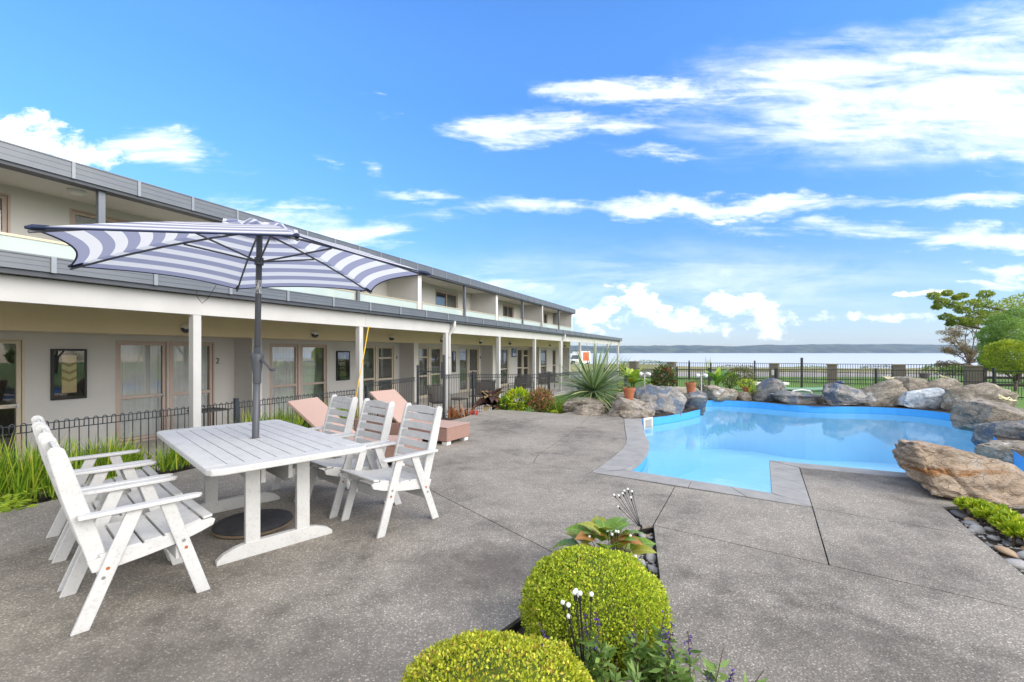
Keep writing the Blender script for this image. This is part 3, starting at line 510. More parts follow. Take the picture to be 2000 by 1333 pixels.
# planting bed round the far rim of the pool and beside the deck
def ring(pts, outp, z0, z1, name, mat):
    mb = MB(); k = len(pts)
    mb.add([(x, y, z0) for x, y in pts] + [(x, y, z1) for x, y in outp], [(i, i + 1, k + i + 1, k + i) for i in range(k - 1)]); return kind(mb.build(name, mat), 'structure')
rim = [(5.6, 4.9)] + POOL[3:]
rimo = [(5.0, 4.2), (6.6, 3.9), (8.2, 4.8), (9.4, 6.6), (10.6, 8.2), (11.8, 9.8), (12.0, 12.2), (10.6, 13.8), (8.8, 14.2), (8.4, 14.8), (7.8, 15.6), (6.4, 16.0), (5.0, 15.8), (3.8, 14.6), (3.2, 13.4), (2.4, 13.0), (1.5, 12.8), (1.2, 12.6), (1.0, 12.4)]
ring(rim + [], rimo[:len(rim)], -.012, -.03, 'pool_garden_bed', M['soil'])
ring([(-8.5, -4), (-6.1, 1.2), (-4.66, 4.14), (-3.97, 5.7), (-3.47, 7.4), (-2.7, 8.9), (-1.45, 9.4), (-.6, 11.43), (0, 11.38), (1.2, 10.8), (3.0, 10.9)], [(-11, -4), (-8.2, 1.2), (-6.8, 4.6), (-5.6, 6.4), (-4.9, 8.2), (-3.7, 10.2), (-2.5, 11.9), (-1.2, 13.3), (0, 13.4), (1.4, 13.2), (3.2, 13.5)], -.035, -.34, 'fence_garden_bed', M['soil'])
ring([(4.9, 4.22), (4.06, 4.24), (3.39, 3.01), (2.2, .83), (.9, -4)], [(8.0, 3.8), (7.4, 2.6), (6.6, 1.4), (5.6, 0), (4, -4)], -.05, -.05, 'pebble_bed_soil', M['soil'])
ring([s0l] + SL, [s0] + [SRt[1], (.9, 2.75), (.8, 2.35), (.70, 2.0), (.56, 1.5), (.43, 1.0), (.16, 0), (-.6, -4)], -.06, -.06, 'planter_soil', M['soil'])
# ------------------------------------------------------------------ the building
TH = math.atan(408 / F); CT, ST = math.cos(TH), math.sin(TH)
T0, D0, Z0 = 12.0, 6.8, -.33
def tx(px, D): k = (px - 1000) / F; return D * (CT + k * ST) / (ST - k * CT)
def bw(t, D, z): return Vector((t * ST - D * CT, t * CT + D * ST, z))
motel = thing('motel_building', 'long two-storey grey motel with verandah below and glazed balconies above', 'building', bw(T0, D0, Z0), R(90) - TH)
bo = Vector((T0, D0, Z0))
def bb(mb, name, mat, parent=None, **k): return mb.build(name, mat, motel if parent is None else parent, sub=bo, **k)
DW, DF, DP, DU, DB, DG, DGU = 10.6, 9.95, 6.8, 11.19, 9.8, 6.6, 9.6
TE, TS, TV = 31.6, -5.0, 33.7
ZL, ZC, ZS = 1.69, 2.27, 4.35
vf = MB(); vf.box(TS, TV + .3, DP - .25, DW, Z0 - .15, Z0); bb(vf, 'verandah_floor', M['paver'])
fins = [1.1, 7.2, 13.35, 19.5, 25.6, 31.6]
OPEN = [(-150, 48, 'door', 'dark'), (226, 328, 'door', 'net'), (331, 418.5, 'win2', 'net'), (527, 584, 'win2', 'net'), (587, 639, 'door', 'net'), (707, 735, 'win2', 'net'), (737, 770, 'win3', 'net'),
        (817, 838, 'win3', 'net'), (841, 863, 'door', 'net'), (897, 915, 'win1', 'net'), (916, 935, 'door', 'net'), (974, 993, 'door', 'clear'), (1010, 1021, 'win2', 'clear'), (1022, 1033, 'win3', 'clear'), (1056, 1068, 'door', 'clear'), (1079, 1086, 'win2', 'clear')]
ops = []
for x0, x1, kd, cu in OPEN: ops.append((tx(x0, DW), tx(x1, DW), kd, cu))
w = MB(); t = TS
for t0, t1, _, _ in ops:
    if t0 - t > .02: w.box(t, t0, DW, DW + .15, Z0, ZL)
    t = t1
w.box(t, TE, DW, DW + .15, Z0, ZL); w.box(TS, TE, DW, DW + .15, ZL, ZC); bb(w, 'lower_wall', M['wall'])
for i, t in enumerate(fins):
    f = MB(); f.box(t - .12, t + .12, DF + .02, DW - .002, Z0, 1.80); f = bb(f, 'wing_wall', M['wall'])
    e = MB(); e.box(t - .125, t + .125, DF - .004, DF + .018, Z0, 1.80); bb(e, 'wing_wall_edge', M['soffit'], f)
bd = MB(); bd.box(TS, TE + .1, DF - .01, DW - .004, 1.802, ZC - .002); bb(bd, 'bulkhead', M['cream'])
sl = MB(); sl.box(TS, TE + .12, DB - .05, DU + 3.6, ZC, 2.42); sl.box(TS, TV, DG + .12, DB - .052, ZC, 2.33); bb(sl, 'verandah_ceiling_slab', M['cream'])
rf = MB(); rf.box(TS, TV, DG + .10, DB - .055, 2.335, 2.42); bb(rf, 'verandah_roof', M['gutdark'])
rm = MB(); rm.box(TS, TE, DW + 3.4, DW + 3.5, Z0, 4.3); rm.box(TS, TE, DW + .16, DW + 3.4, Z0 - .06, Z0 - .004)
for t in [TS, -2, 4.15, 10.3, 16.4, 22.5, 28.6] + fins: rm.box(t - .05, t + .05, DW + .16, DW + 3.39, Z0, ZC - .01)
bb(rm, 'room_lining', M['room'])
ew = MB(); ew.box(TE - .15, TE + .10, DW + .16, DW + 6, Z0, ZS); ew.box(TE - .15, TE + .10, DU, DW + .158, 2.43, ZS); bb(ew, 'end_wall', M['wallup'])
def framed(t0, t1, z0, z1, D, rows, cols, mat, fw=.055, dep=.07):
    """frame bars; returns mesh builder and pane rectangles"""
    mb = MB(); mb.box(t0, t1, D, D + dep, z1 - fw, z1); mb.box(t0, t1, D, D + dep, z0, z0 + fw)
    xs_ = [t0] + [t0 + (t1 - t0) * c for c in cols] + [t1]
    mb.box(t0, t0 + fw, D + .001, D + dep - .001, z0 + fw, z1 - fw); mb.box(t1 - fw, t1, D + .001, D + dep - .001, z0 + fw, z1 - fw)
    for c in xs_[1:-1]: mb.box(c - fw * .5, c + fw * .5, D + .001, D + dep - .001, z0 + fw, z1 - fw)
    panes = []
    for i in range(len(xs_) - 1):
        a_ = xs_[i] + (fw if i == 0 else fw * .5); b_ = xs_[i + 1] - (fw if i == len(xs_) - 2 else fw * .5); zs_ = [z0 + fw] + [z0 + (z1 - z0) * r for r in rows] + [z1 - fw]
        for r in zs_[1:-1]: mb.box(a_ + .001, b_ - .001, D + .003, D + dep - .003, r - fw * .55, r + fw * .55)
        for k in range(len(zs_) - 1): panes.append((a_, b_, zs_[k] + (fw * .55 if k else 0), zs_[k + 1] - (fw * .55 if k < len(zs_) - 2 else 0)))
    return mb, panes
def curtain(t0, t1, z0, z1, D, name, mat, parent, amp=.03, per=.11):
    nn2 = max(8, int((t1 - t0) / per * 8)); V = []; Fs = []
    for i in range(nn2 + 1):
        t_ = t0 + (t1 - t0) * i / nn2; d_ = D + amp * math.sin(i / 8 * 2 * math.pi) * (.6 + .4 * math.sin(i * .37)) + .012 * math.sin(i * .9)
        V += [(t_, d_, z0), (t_, d_, z1)]
    Fs = [(2 * i, 2 * i + 2, 2 * i + 3, 2 * i + 1) for i in range(nn2)]
    mb = MB(); mb.add(V, Fs); return bb(mb, name, mat, parent, smooth=True)
def opening(t0, t1, z0, z1, D, kd, cu, pink=False):
    fm = M['framep'] if pink else M['frame']
    rows = {'door': [.44], 'win2': [.44], 'win3': [.42, .80], 'win1': [], 'slide': []}[kd]; cols = [.5] if kd == 'slide' else []
    out = MB(); out.box(t0, t1, D - .012, D + .11, z1 - .03, z1); out.box(t0, t0 + .03, D - .011, D + .109, z0, z1 - .03); out.box(t1 - .03, t1, D - .011, D + .109, z0, z1 - .03); out.box(t0, t1, D - .04, D + .11, z0 - .03, z0 + .01)
    name = 'glazed_door' if kd in ('door', 'slide') else 'window'
    root = bb(out, name, fm); mb, panes = framed(t0 + .035, t1 - .035, z0 + .015, z1 - .035, D + .02, rows, cols, fm); bb(mb, 'frame', fm, root)
    for a_, b_, c_, d_ in panes:
        g = MB(); g.box(a_ - .004, b_ + .004, D + .052, D + .058, c_ - .004, d_ + .004); bb(g, 'pane', M['glass'], root)
    if name == 'glazed_door' and kd == 'door':
        h = MB(); hz = z0 + (z1 - z0) * .44; hx = t1 - .085; h.bar((hx - .12, D - .03, hz), (hx, D - .03, hz + .012), .014, .022); h.box(hx - .012, hx + .012, D - .036, D + .02, hz - .03, hz + .03); bb(h, 'handle', M['chrome'], root)
    if cu == 'net': curtain(t0 + .05, t1 - .05, z0 + .02, z1 - .02, D + .10, 'curtain', M['curtain'], root, .022)
    elif cu == 'clear': curtain(t0 + .05, t0 + .05 + (t1 - t0) * .3, z0 + .02, z1 - .02, D + .10, 'curtain', M['curtain'], root)
    if cu == 'net' and kd == 'door': curtain(t1 - .05 - (t1 - t0) * .10, t1 - .05, z0 + .02, z1 - .02, D + .085, 'side_drape', M['drape'], root, .02, .08)
    return root
for t0, t1, kd, cu in ops: opening(t0, t1, Z0 + .03, ZL, DW, kd, cu, pink=(t0 < tx(650, DW) and t0 > tx(200, DW)))
def numeral(txt, t, z, D, h):
    c = bpy.data.curves.new('n', 'FONT'); c.body = txt; c.size = h * 1.45; c.extrude = .006; c.align_x = 'CENTER'; o = bpy.data.objects.new('n', c)
    me_ = bpy.data.meshes.new_from_object(o); me_.name = 'room_number'; me_.materials.append(M['gutdark']); bpy.data.objects.remove(o)
    obj('room_number', me_, motel, (t - T0, D - D0 - .008, z - Z0), (R(90), 0, 0))
numeral('2', tx(424.5, DW), 1.20, DW, .13); numeral('4', tx(774.5, DW), 1.22, DW, .12)
for px in (938, 1036.5): pl = MB(); t_ = tx(px, DW); pl.box(t_ - .05, t_ + .05, DW - .012, DW - .001, 1.17, 1.27); bb(pl, 'number_plate', M['gutdark'])
# verandah posts, beam, gutters, downpipes
posts = [3.97 - 3.23 + 3.23 * k for k in range(0, 11)]
for t in posts:
    p = MB(); p.box(t - .055, t + .055, DP - .055, DP + .055, Z0 + .002, 1.985); bb(p, 'verandah_post', M['trim'], bevel=.004)
for k, (a_, b_) in enumerate(((TS, 7.35), (7.353, 20.3), (20.303, TV))):
    p = MB(); p.box(a_, b_, DP - .03, DP + .04, 1.99, 2.268); bb(p, 'verandah_beam', M['trim'], bevel=.003)
def gutter(D, z0, z1, ta, tb, first, step, name):
    g = MB(); g.box(ta, tb, D, D + .14, z0, z1); g = bb(g, name, M['gutter']); h = z1 - z0
    for q in (.34, .67):
        s = MB(); s.box(ta, tb, D - .005, D - .0005, z0 + h * q, z0 + h * (q + .018)); bb(s, 'gutter_rib', M['gutter'], g)
    s = MB(); s.box(ta, tb, D - .012, D - .0005, z1 - .012, z1 + .006); bb(s, 'gutter_lip', M['gutter'], g)
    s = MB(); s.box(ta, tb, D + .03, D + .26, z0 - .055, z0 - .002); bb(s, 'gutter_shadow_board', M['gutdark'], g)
    t = first
    while t < tb - .05:
        s = MB(); s.box(t - .022, t + .022, D - .016, D - .0055, z0 - .006, z1 + .004); bb(s, 'gutter_bracket', M['bracket'], g); t += step
    return g
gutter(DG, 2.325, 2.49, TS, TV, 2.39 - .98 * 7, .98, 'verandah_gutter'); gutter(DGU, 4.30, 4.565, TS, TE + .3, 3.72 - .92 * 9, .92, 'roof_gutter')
ec = MB(); ec.box(TV - .02, TV + .02, DG + .145, DB, 2.30, 2.47); bb(ec, 'roof_end_trim', M['gutter'])
for t in (posts[3] + .21, posts[6] + .21, posts[10] + .2):
    p = MB(); p.tube([(t, DG + .05, 2.32), (t, DG + .05, 2.16), (t - .02, DG + .07, 2.10), (t - .05, DP - .02, 1.96), (t - .06, DP - .02, 1.88), (t - .06, DP - .02, Z0)], .046, 12); bb(p, 'downpipe', M['trim'], smooth=True)
    for z in (1.3, .3): c = MB(); c.tube([(t - .06, DP - .02, z), (t - .06, DP - .02, z + .03)], .05, 10); bb(c, 'pipe_clip', M['bracket'])
# upper floor
UO = [(-60, 20, 'slide', 'net'), (136, 262, 'slide', 'net'), (560, 640, 'slide', 'net'), (650, 712, 'slide', 'net'), (803, 824, 'door', 'net'), (850, 894, 'slide', 'net'), (982, 1003, 'slide', 'clear'), (1062, 1069, 'door', 'clear')]
uo = [(tx(x0, DU), tx(x1, DU), k, c) for x0, x1, k, c in UO]; w = MB(); t = TS; ZU0, ZU1 = 2.43, 4.19
for t0, t1, _, _ in uo:
    w.box(t, t0, DU, DU + .15, 2.421, ZU1); t = t1
w.box(t, TE, DU, DU + .15, 2.421, ZU1); w.box(TS, TE, DU, DU + .15, ZU1, ZS); bb(w, 'upper_wall', M['wallup'])
for t0, t1, kd, cu in uo: opening(t0, t1, ZU0 + .03, ZU1, DU, kd, cu, True)
sf = MB(); sf.box(TS, TE + .25, DGU + .15, DU + 3.6, ZS, ZS + .06); bb(sf, 'upper_soffit', M['soffit'])
ur = MB(); ur.add([(TS, DGU + .13, 4.55), (TE + .3, DGU + .13, 4.55), (TE + .3, DU + 2.6, 4.95), (TS, DU + 2.6, 4.95), (TS, DU + 6, 4.5), (TE + .3, DU + 6, 4.5)], [(0, 1, 2, 3), (3, 2, 5, 4)]); bb(ur, 'roof_sheet', M['gutter'])
for t in fins[:-1] + [TE - .02]:
    d = MB(); d.box(t - .10, t + .10, DB + .02, DU - .002, 2.421, ZS - .001); d = bb(d, 'balcony_divider', M['wallup']); e = MB(); e.box(t - .105, t + .105, DB - .01, DB + .018, 2.421, ZS - .001); bb(e, 'divider_edge', M['soffit'], d)
for a_, b_ in zip(fins, fins[1:]):
    mid = (a_ + b_) / 2; p = MB(); p.box(mid - .05, mid + .05, DB - .08, DB + .02, 2.421, ZS - .001); bb(p, 'balcony_post', M['gutter'], bevel=.004)
for a_, b_ in zip([TS] + fins, fins + []):
    a2, b2 = a_ + .12, b_ - .12
    if b2 - a2 < .5: continue
    for s0_, s1_ in ((a2, (a2 + b2) / 2 - .06), ((a2 + b2) / 2 + .06, b2)):
        r_ = MB(); r_.box(s0_, s1_, DB - .02, DB + .02, 3.225, 3.262); r_ = bb(r_, 'balustrade_rail', M['brass']); g = MB(); g.box(s0_ + .01, s1_ - .01, DB - .005, DB + .005, 2.46, 3.223); bb(g, 'balustrade_glass', M['balglass'], r_)
        for s_ in (s0_ + .03, s1_ - .03): q = MB(); q.box(s_ - .018, s_ + .018, DB - .017, DB + .017, 2.425, 3.224); bb(q, 'balustrade_upright', M['brass'], r_)
p = MB(); tpx = tx(1060, DB - .15); p.tube([(tpx, DB - .12, 2.44), (tpx, DB - .12, 4.28)], .05, 10); bb(p, 'upper_downpipe', M['trim'], smooth=True)
# lights on the bulkhead, one ceiling light per balcony
def frombt(t, D, z): return bw(t, D, z)
wl_px = [(362, 643, 'beside the post nearest the umbrella pole'), (613, 655, 'between the umbrella pole and the yellow rope'), (763, 661, 'above the room numbered 4'), (862, 664, 'just left of the first white downpipe'), (937, 668, 'right of the first white downpipe'), (994.6, 671, 'above the small framed mirror'), (1073, 674, 'left of the second white downpipe'), (1102, 675, 'last before the far corner')]
for px, py, where in wl_px:
    t = tx(px, DF); o = thing('bulkhead_light', f'round cream eyelid light on the verandah bulkhead, {where}', 'wall light', bw(t, DF - .012, 1.95), R(90) - TH, 'lights along the verandah bulkhead')
    s_ = MB(); s_.lathe([(.001, .0), (.105, .0), (.105, .02), (.101, .06), (.078, .10), (.038, .12), (.001, .124)], 20); s_.f = [f for f in s_.f if sum(s_.v[i][1] for i in f) / len(f) > -.012]; s_.m = [0] * len(s_.f); me_ = s_.mesh('shade', M['lampwhite'], smooth=True); obj('shade', me_, o, (0, 0, 0), (R(90), 0, 0))
    l_ = MB(); l_.lathe([(.001, 0), (.098, 0), (.094, .055), (.072, .094), (.034, .112), (.001, .116)], 16); lo_ = obj('lens', l_.mesh('lens', M['gutdark'], smooth=True), o, (0, -.001, 0), (R(90), 0, 0))
for px, py, where in ((150, 378, 'above the balcony behind the umbrella'), (873, 557, 'on the middle balcony'), (991, 588, 'on the far balcony')):
    D = DGU + .15 + (DU - DGU) * .45; t = tx(px, D); o = thing('ceiling_light', f'flat round white ceiling light {where}', 'ceiling light', bw(t, D, ZS - .002), R(90) - TH, 'balcony ceiling lights')
    s_ = MB(); s_.lathe([(.001, -.06), (.09, -.058), (.12, -.035), (.125, 0), (.001, 0)][::-1], 22); s_.build('diffuser', M['lampwhite'], o, smooth=True); s_ = MB(); s_.lathe([(.135, 0), (.135, -.018), (.12, -.022)][::-1], 22); s_.build('ring', M['pvc'], o)
# framed weavings and mirror on the wall
def art(px0, px1, py0, py1, label, weave=True):
    t0, t1 = tx(px0, DW), tx(px1, DW); tm = (t0 + t1) / 2; k = CT / DW; q = 1408
    z1 = EYE + (HY - py0) / (q - (px0 + px1) / 2) * DW / CT; z0 = EYE + (HY - py1) / (q - (px0 + px1) / 2) * DW / CT; h, w_ = z1 - z0, t1 - t0
    o = thing('wall_art' if weave else 'wall_mirror', label, 'wall art' if weave else 'mirror', bw(tm, DW - .004, z0), R(90) - TH)
    f = MB()
    for a_ in ((-w_ / 2, w_ / 2, h - .035, h), (-w_ / 2, w_ / 2, 0, .035), (-w_ / 2, -w_ / 2 + .035, .035, h - .035), (w_ / 2 - .035, w_ / 2, .035, h - .035)): f.box(a_[0], a_[1], -.05, 0, a_[2], a_[3])
    f.build('frame', M['blackframe'], o); f = MB(); f.box(-w_ / 2 + .03, w_ / 2 - .03, -.02, -.001, .03, h - .03); f.build('backing', M['artback'] if weave else M['chrome'], o)
    if weave:
        a_ = w_ * .21; f = MB(); f.box(-a_, a_, -.032, -.021, h * .13, h * .87); wv = f.build('weaving', M['wovenart'], o)
        for j in range(3):
            for s in (-1, 1):
                for i in range(6):
                    xx = s * a_ * (i + .5) / 6; zz = h * (.34 + .15 * j) + abs(xx) * .55; f = MB(); f.box(xx - a_ * .05, xx + a_ * .05, -.037, -.0325, zz, zz + h * .055); f.build('thread', M['rustthread'], wv)
    g = MB(); g.box(-w_ / 2 + .033, w_ / 2 - .033, -.046, -.043, .033, h - .033); g.build('pane', M['glass'], o)
art(98, 167, 682, 780, 'large black framed cream chevron weaving on the wall behind the left chairs'); art(656, 681, 686, 743, 'narrow black framed weaving beside the post with the yellow rope'); art(883, 888.5, 687, 727, 'framed weaving half hidden by the first white downpipe'); art(999, 1007, 681.5, 697.5, 'small dark framed mirror between the far verandah posts', False)
# ------------------------------------------------------------------ outdoor dining set
TU = Vector((-.7125, .7017, 0)); TV2 = Vector((.7017, .7125, 0))   # table long and short axes
TC = Vector((-2.17, 3.80, 0)); rzT = math.atan2(TU.y, TU.x)
tb = thing('dining_table', 'white slatted timber table with the umbrella through its middle', 'table', TC, rzT)
L2, W2, ZT = 1.0, .525, .74
for s in (-1, 1):
    e = MB(); rr = .07; pl = [(s * L2, -W2 + rr), (s * (L2 - .02), -W2 + .02), (s * (L2 - rr), -W2), (s * (L2 - .13), -W2), (s * (L2 - .13), W2), (s * (L2 - rr), W2), (s * (L2 - .02), W2 - .02), (s * L2, W2 - rr)]
    e.prism(pl, ZT - .042, ZT); e.build('end_board', M['wtable'], tb, bevel=.008, seg=2)
    sb = MB(); sb.box(-L2 + .132, L2 - .132, s * W2 - (.13 if s > 0 else 0), s * W2 + (.13 if s < 0 else 0), ZT - .042, ZT); sb.build('side_board', M['wtable'], tb, bevel=.008, seg=2)
nsl = 8; wsl = (2 * W2 - .26) / nsl
for i in range(nsl):
    y0 = -W2 + .13 + i * wsl; sb = MB()
    if i in (3, 4):
        for xa, xb in ((-L2 + .133, -.035), (.035, L2 - .133)): sb.box(xa, xb, y0 + .004, y0 + wsl - .004, ZT - .024, ZT - .002)
        sb.box(-.035, .035, y0 + .004 + (.045 if i == 4 else 0), y0 + wsl - .004 - (.045 if i == 3 else 0), ZT - .0235, ZT - .0025)
    else: sb.box(-L2 + .133, L2 - .133, y0 + .004, y0 + wsl - .004, ZT - .024, ZT - .002)
    sb.build('slat', M['wtable'], tb)
for s in (-1, 1):
    xc = s * .60
    for yy in (-.175, .175):
        u = MB(); u.box(xc - .02, xc + .02, yy - .048, yy + .048, .085, ZT - .044); u.build('leg', M['wtable'], tb, bevel=.003)
    ft = MB(); pf = [(-.40, 0), (-.37, 0), (.37, 0), (.40, 0), (.40, .028), (.36, .062), (.28, .092), (.2, .105), (.1, .105), (-.1, .105), (-.2, .105), (-.28, .092), (-.36, .062), (-.40, .028)]
    ft.prism(pf, xc - .024, xc + .024, 'x'); ft.build('foot', M['wtable'], tb, bevel=.003)
    tp = MB(); tp.box(xc - .03, xc + .03, -.40, .40, ZT - .10, ZT - .043); tp.build('top_bearer', M['wtable'], tb)
st = MB(); st.prism([(-.578, .50), (-.50, .46), (.50, .46), (.578, .50), (.578, .63), (-.578, .63)], .08, .11, 'y'); st.build('stretcher', M['wtable'], tb)
st = MB(); st.prism([(-.578, .50), (-.50, .46), (.50, .46), (.578, .50), (.578, .63), (-.578, .63)], -.11, -.08, 'y'); st.build('stretcher', M['wtable'], tb)

def make_chair():
    r = thing('garden_chair', 'x', 'chair'); Wm = M['white']; hw = .275      # half width over the legs
    s_ = lambda s: s - .30
    def board(mb, x, p0, p1, w, th=.022):   # flat board in a side plane, ends cut level with the ground
        (a, za), (b_, zb) = p0, p1; k = w / 2 * math.hypot(b_ - a, zb - za) / abs(zb - za); mb.prism([(s_(a) - k, za), (s_(a) + k, za), (s_(b_) + k, zb), (s_(b_) - k, zb)], x - th / 2, x + th / 2, 'x')
    for sd in (-1, 1):
        x = sd * hw
        f = MB(); board(f, x, (.58, 0), (.40, .582), .068); lg = f.build('leg', Wm, r, bevel=.003)
        f2 = MB(); board(f2, x + sd * .0005, (.03, 0), (.255, .582), .068); lg2 = f2.build('leg', Wm, r, bevel=.003)
        for lo, (yy, zz), mt in ((lg, (.49, .30), 'rust'), (lg, (.478, .345), 'chrome'), (lg2, (.14, .30), 'rust'), (lg2, (.122, .255), 'chrome')):
            b_ = MB(); b_.tube([(x + sd * .010, s_(yy), zz), (x + sd * .014, s_(yy), zz)], .009, 8); b_.build('screw', M[mt], lo)
        am = MB(); am.prism([(x - .032, s_(.02)), (x + .032, s_(.02)), (x + .036, s_(.3)), (x + .036, s_(.5)), (x + .028, s_(.555)), (x, s_(.575)), (x - .028, s_(.555)), (x - .036, s_(.5)), (x - .036, s_(.3))], .584, .606); am.build('armrest', Wm, r, bevel=.005)
        xr = sd * (hw - .024); rl = MB()
        top_ = [(.06, .345), (.14, .365), (.24, .372), (.36, .380), (.47, .402), (.57, .428), (.625, .432), (.648, .418)]; bt = [(.635, .385), (.55, .355), (.44, .325), (.30, .302), (.16, .285), (.08, .285)]
        rl.prism([(s_(a), b_) for a, b_ in top_ + bt], xr - .012, xr + .012, 'x'); rl.build('seat_rail', Wm, r, bevel=.003)
        xs_ = sd * (hw - .048); fr = [(.155, .30), (.105, .50), (.045, .72), (-.005, .90), (-.022, .955), (-.045, .972), (-.075, .968), (-.088, .945)]; bk = [(-.075, .88), (-.035, .70), (.025, .48), (.075, .30)]
        sp = MB(); sp.prism([(s_(a), b_) for a, b_ in fr + bk], xs_ - .013, xs_ + .013, 'x'); sp.build('back_post', Wm, r, bevel=.004)
    wi = hw - .063
    for i in range(7):          # back slats from the top down
        f = .86 - i * .079; z = f; yy = -.020 + (.86 - z) * .285; 
        n_v = Vector((0, .27, 1)).normalized(); a = Vector((-wi, s_(yy), z)); b_ = Vector((wi, s_(yy), z)); sl = MB(); sl.bar(a, b_, .014, .0615, (0, -.27, 1)); sl.build('back_slat', Wm, r, bevel=.003)
    tr = MB(); k = 10; ou = [(-wi + 2 * wi * i / k, .945 + .022 * math.sin(math.pi * i / k)) for i in range(k + 1)]; 
    Mx = Matrix.Translation((0, s_(-.035), .9)) @ Matrix.Rotation(R(15), 4, 'X') @ Matrix.Translation((0, 0, -.9)); tr.prism(ou + [(wi, .895), (-wi, .895)], -.008, .008, 'y', Mx); tr.build('top_rail', Wm, r, bevel=.003)
    sy = [(.15, .352, 0), (.245, .362, 1), (.34, .370, 3), (.435, .384, 8), (.53, .410, 13), (.607, .430, 8)]
    for i, (yy, z, tl) in enumerate(sy):
        sl = MB(); wdt = .086 if i < 5 else .05; Mx = Matrix.Translation((0, s_(yy), z + .014)) @ Matrix.Rotation(R(tl), 4, 'X'); sl.box(-hw + .013, hw - .013, -wdt / 2, wdt / 2, -.008, .008, Mx); sl.build('seat_slat', Wm, r, bevel=.003)
    for yy, z0, z1 in ((.455, .235, .315), (.13, .20, .28)):
        ap = MB(); ap.box(-hw + .012, hw - .012, s_(yy) - .011, s_(yy) + .011, z0, z1); ap.build('apron', Wm, r, bevel=.003)
    return r
ch = make_chair()
def cpos(rear_r, rear_l): 
    a, b_ = Vector(rear_r), Vector(rear_l); return a, b_
CH = [  # front-right foot, facing angle helper: chair centre and forward direction
    ((-2.275, 2.735), (.655, .756), 'near left white chair, back to the camera side, closest to the bottom left corner'),
    ((-2.765, 3.165), (.67, .742), 'middle white chair of the left row, squeezed between two others'),
    ((-3.24, 3.585), (.68, .733), 'far white chair of the left row, beside the ornamental grass'),
    ((-1.06, 3.96), (-.655, -.756), 'near right white chair with its whole slatted back in clear view'),
    ((-1.60, 4.385), (-.66, -.751), 'middle white chair of the right row, in front of the rattan loungers'),
    ((-2.12, 4.83), (-.66, -.751), 'far right white chair nearest the tilted lounger headrest')]
for i, ((x, y), (fx, fy), lab) in enumerate(CH):
    o = ch if i == 0 else dup(ch); o.location = (x, y, 0); o.rotation_euler = (0, 0, math.atan2(fy, fx) - R(90)); tag(o, lab, 'chair', 'white garden chairs round the table')
# ------------------------------------------------------------------ umbrella
um = thing('parasol', 'blue and white striped hexagonal parasol on a charcoal crank pole', 'umbrella', (-2.17, 3.81, .05)); UO_ = Vector((-2.17, 3.81, .05)); lean = Vector((.055, -.01, 2.49))
def pole(z): return lean * ((z - .05) / 2.49)
p = MB(); p.tube([pole(.02), pole(1.50)], .0275, 16); p.build('lower_pole', M['charcoal'], um, smooth=True)
p = MB(); p.tube([pole(1.30), pole(2.5)], .0235, 16); p.build('upper_pole', M['charcoal'], um, smooth=True)
m, nt, nd, lk, b = newmat('pole_warning_label'); v = N(nt, 'ShaderNodeTexCoord').outputs['Object']; n2_ = N(nt, 'ShaderNodeTexNoise', {'Vector': N(nt, 'ShaderNodeVectorMath', {0: v, 1: (1, 1, .35)}, operation='MULTIPLY').outputs[0], 'Scale': 120, 'Detail': 2}); lk.new(rampn(nt, n2_.outputs[0], [(.42, (.08, .08, .09)), (.5, (.6, .6, .6))]), b.inputs['Base Color'])
p = MB(); p.tube([pole(1.95), pole(2.06)], .0242, 16, cap=False); p.build('care_label', m, um, smooth=True)
p = MB(); c0 = pole(1.36); p.tube([c0 + Vector((0, 0, q)) for q in (-.165, -.16, -.08, 0, .07, .085, .09)], .05, 16, taper=[.6, .64, .66, .85, 1.08, 1.0, .8]); cr = p.build('crank_housing', M['charcoal'], um, smooth=True)
p = MB(); p.tube([c0 + Vector((.035, -.02, .03)), c0 + Vector((.06, -.025, .03)), c0 + Vector((.125, -.02, -.05)), c0 + Vector((.15, -.02, -.05))], .009, 8); p.tube([c0 + Vector((.125, -.02, -.05)), c0 + Vector((.165, -.02, -.048))], .012, 8); p.build('crank_handle', M['charcoal'], cr, smooth=True)
def cloth(name, c_blue, c_white):
    m, nt, nd, lk, b = newmat(name); at = N(nt, 'ShaderNodeAttribute', attribute_name='stripe'); f = N(nt, 'ShaderNodeMath', {0: at.outputs['Fac'], 1: 7.5}, operation='MULTIPLY').outputs[0]
    fr_ = N(nt, 'ShaderNodeMath', {0: f, 1: 1.0}, operation='FRACT').outputs[0] if False else N(nt, 'ShaderNodeMath', {0: f}, operation='FRACT').outputs[0]
    g = N(nt, 'ShaderNodeMath', {0: fr_, 1: .5}, operation='GREATER_THAN').outputs[0]
    c = N(nt, 'ShaderNodeMix', {'Factor': g, 'A': (*c_blue, 1), 'B': (*c_white, 1)}, data_type='RGBA').outputs['Result']
    lk.new(c, b.inputs['Base Color']); b.inputs['Roughness'].default_value = .9; b.inputs['Specular IOR Level'].default_value = .1
    t = N(nt, 'ShaderNodeBsdfTranslucent', {'Color': c}); lk.new(N(nt, 'ShaderNodeMixShader', {0: .52, 1: b.outputs[0], 2: t.outputs[0]}).outputs[0], nd['Material Output'].inputs['Surface']); return m
M['cloth'] = cloth('striped_canvas', (.37, .385, .52), (.86, .86, .87))
HUB = pole(2.50); TIPZ = 2.145; RT = 1.41; tips = []
for k in range(6):
    a = R(7.5 + 60 * k); tips.append(Vector((HUB.x * .8 + RT * math.cos(a), HUB.y + RT * math.sin(a), TIPZ - .05)))
APEX = Vector((HUB.x, HUB.y, 2.525 - .05))
V = []; Fs = []; ST_ = []; nr, ns = 22, 12
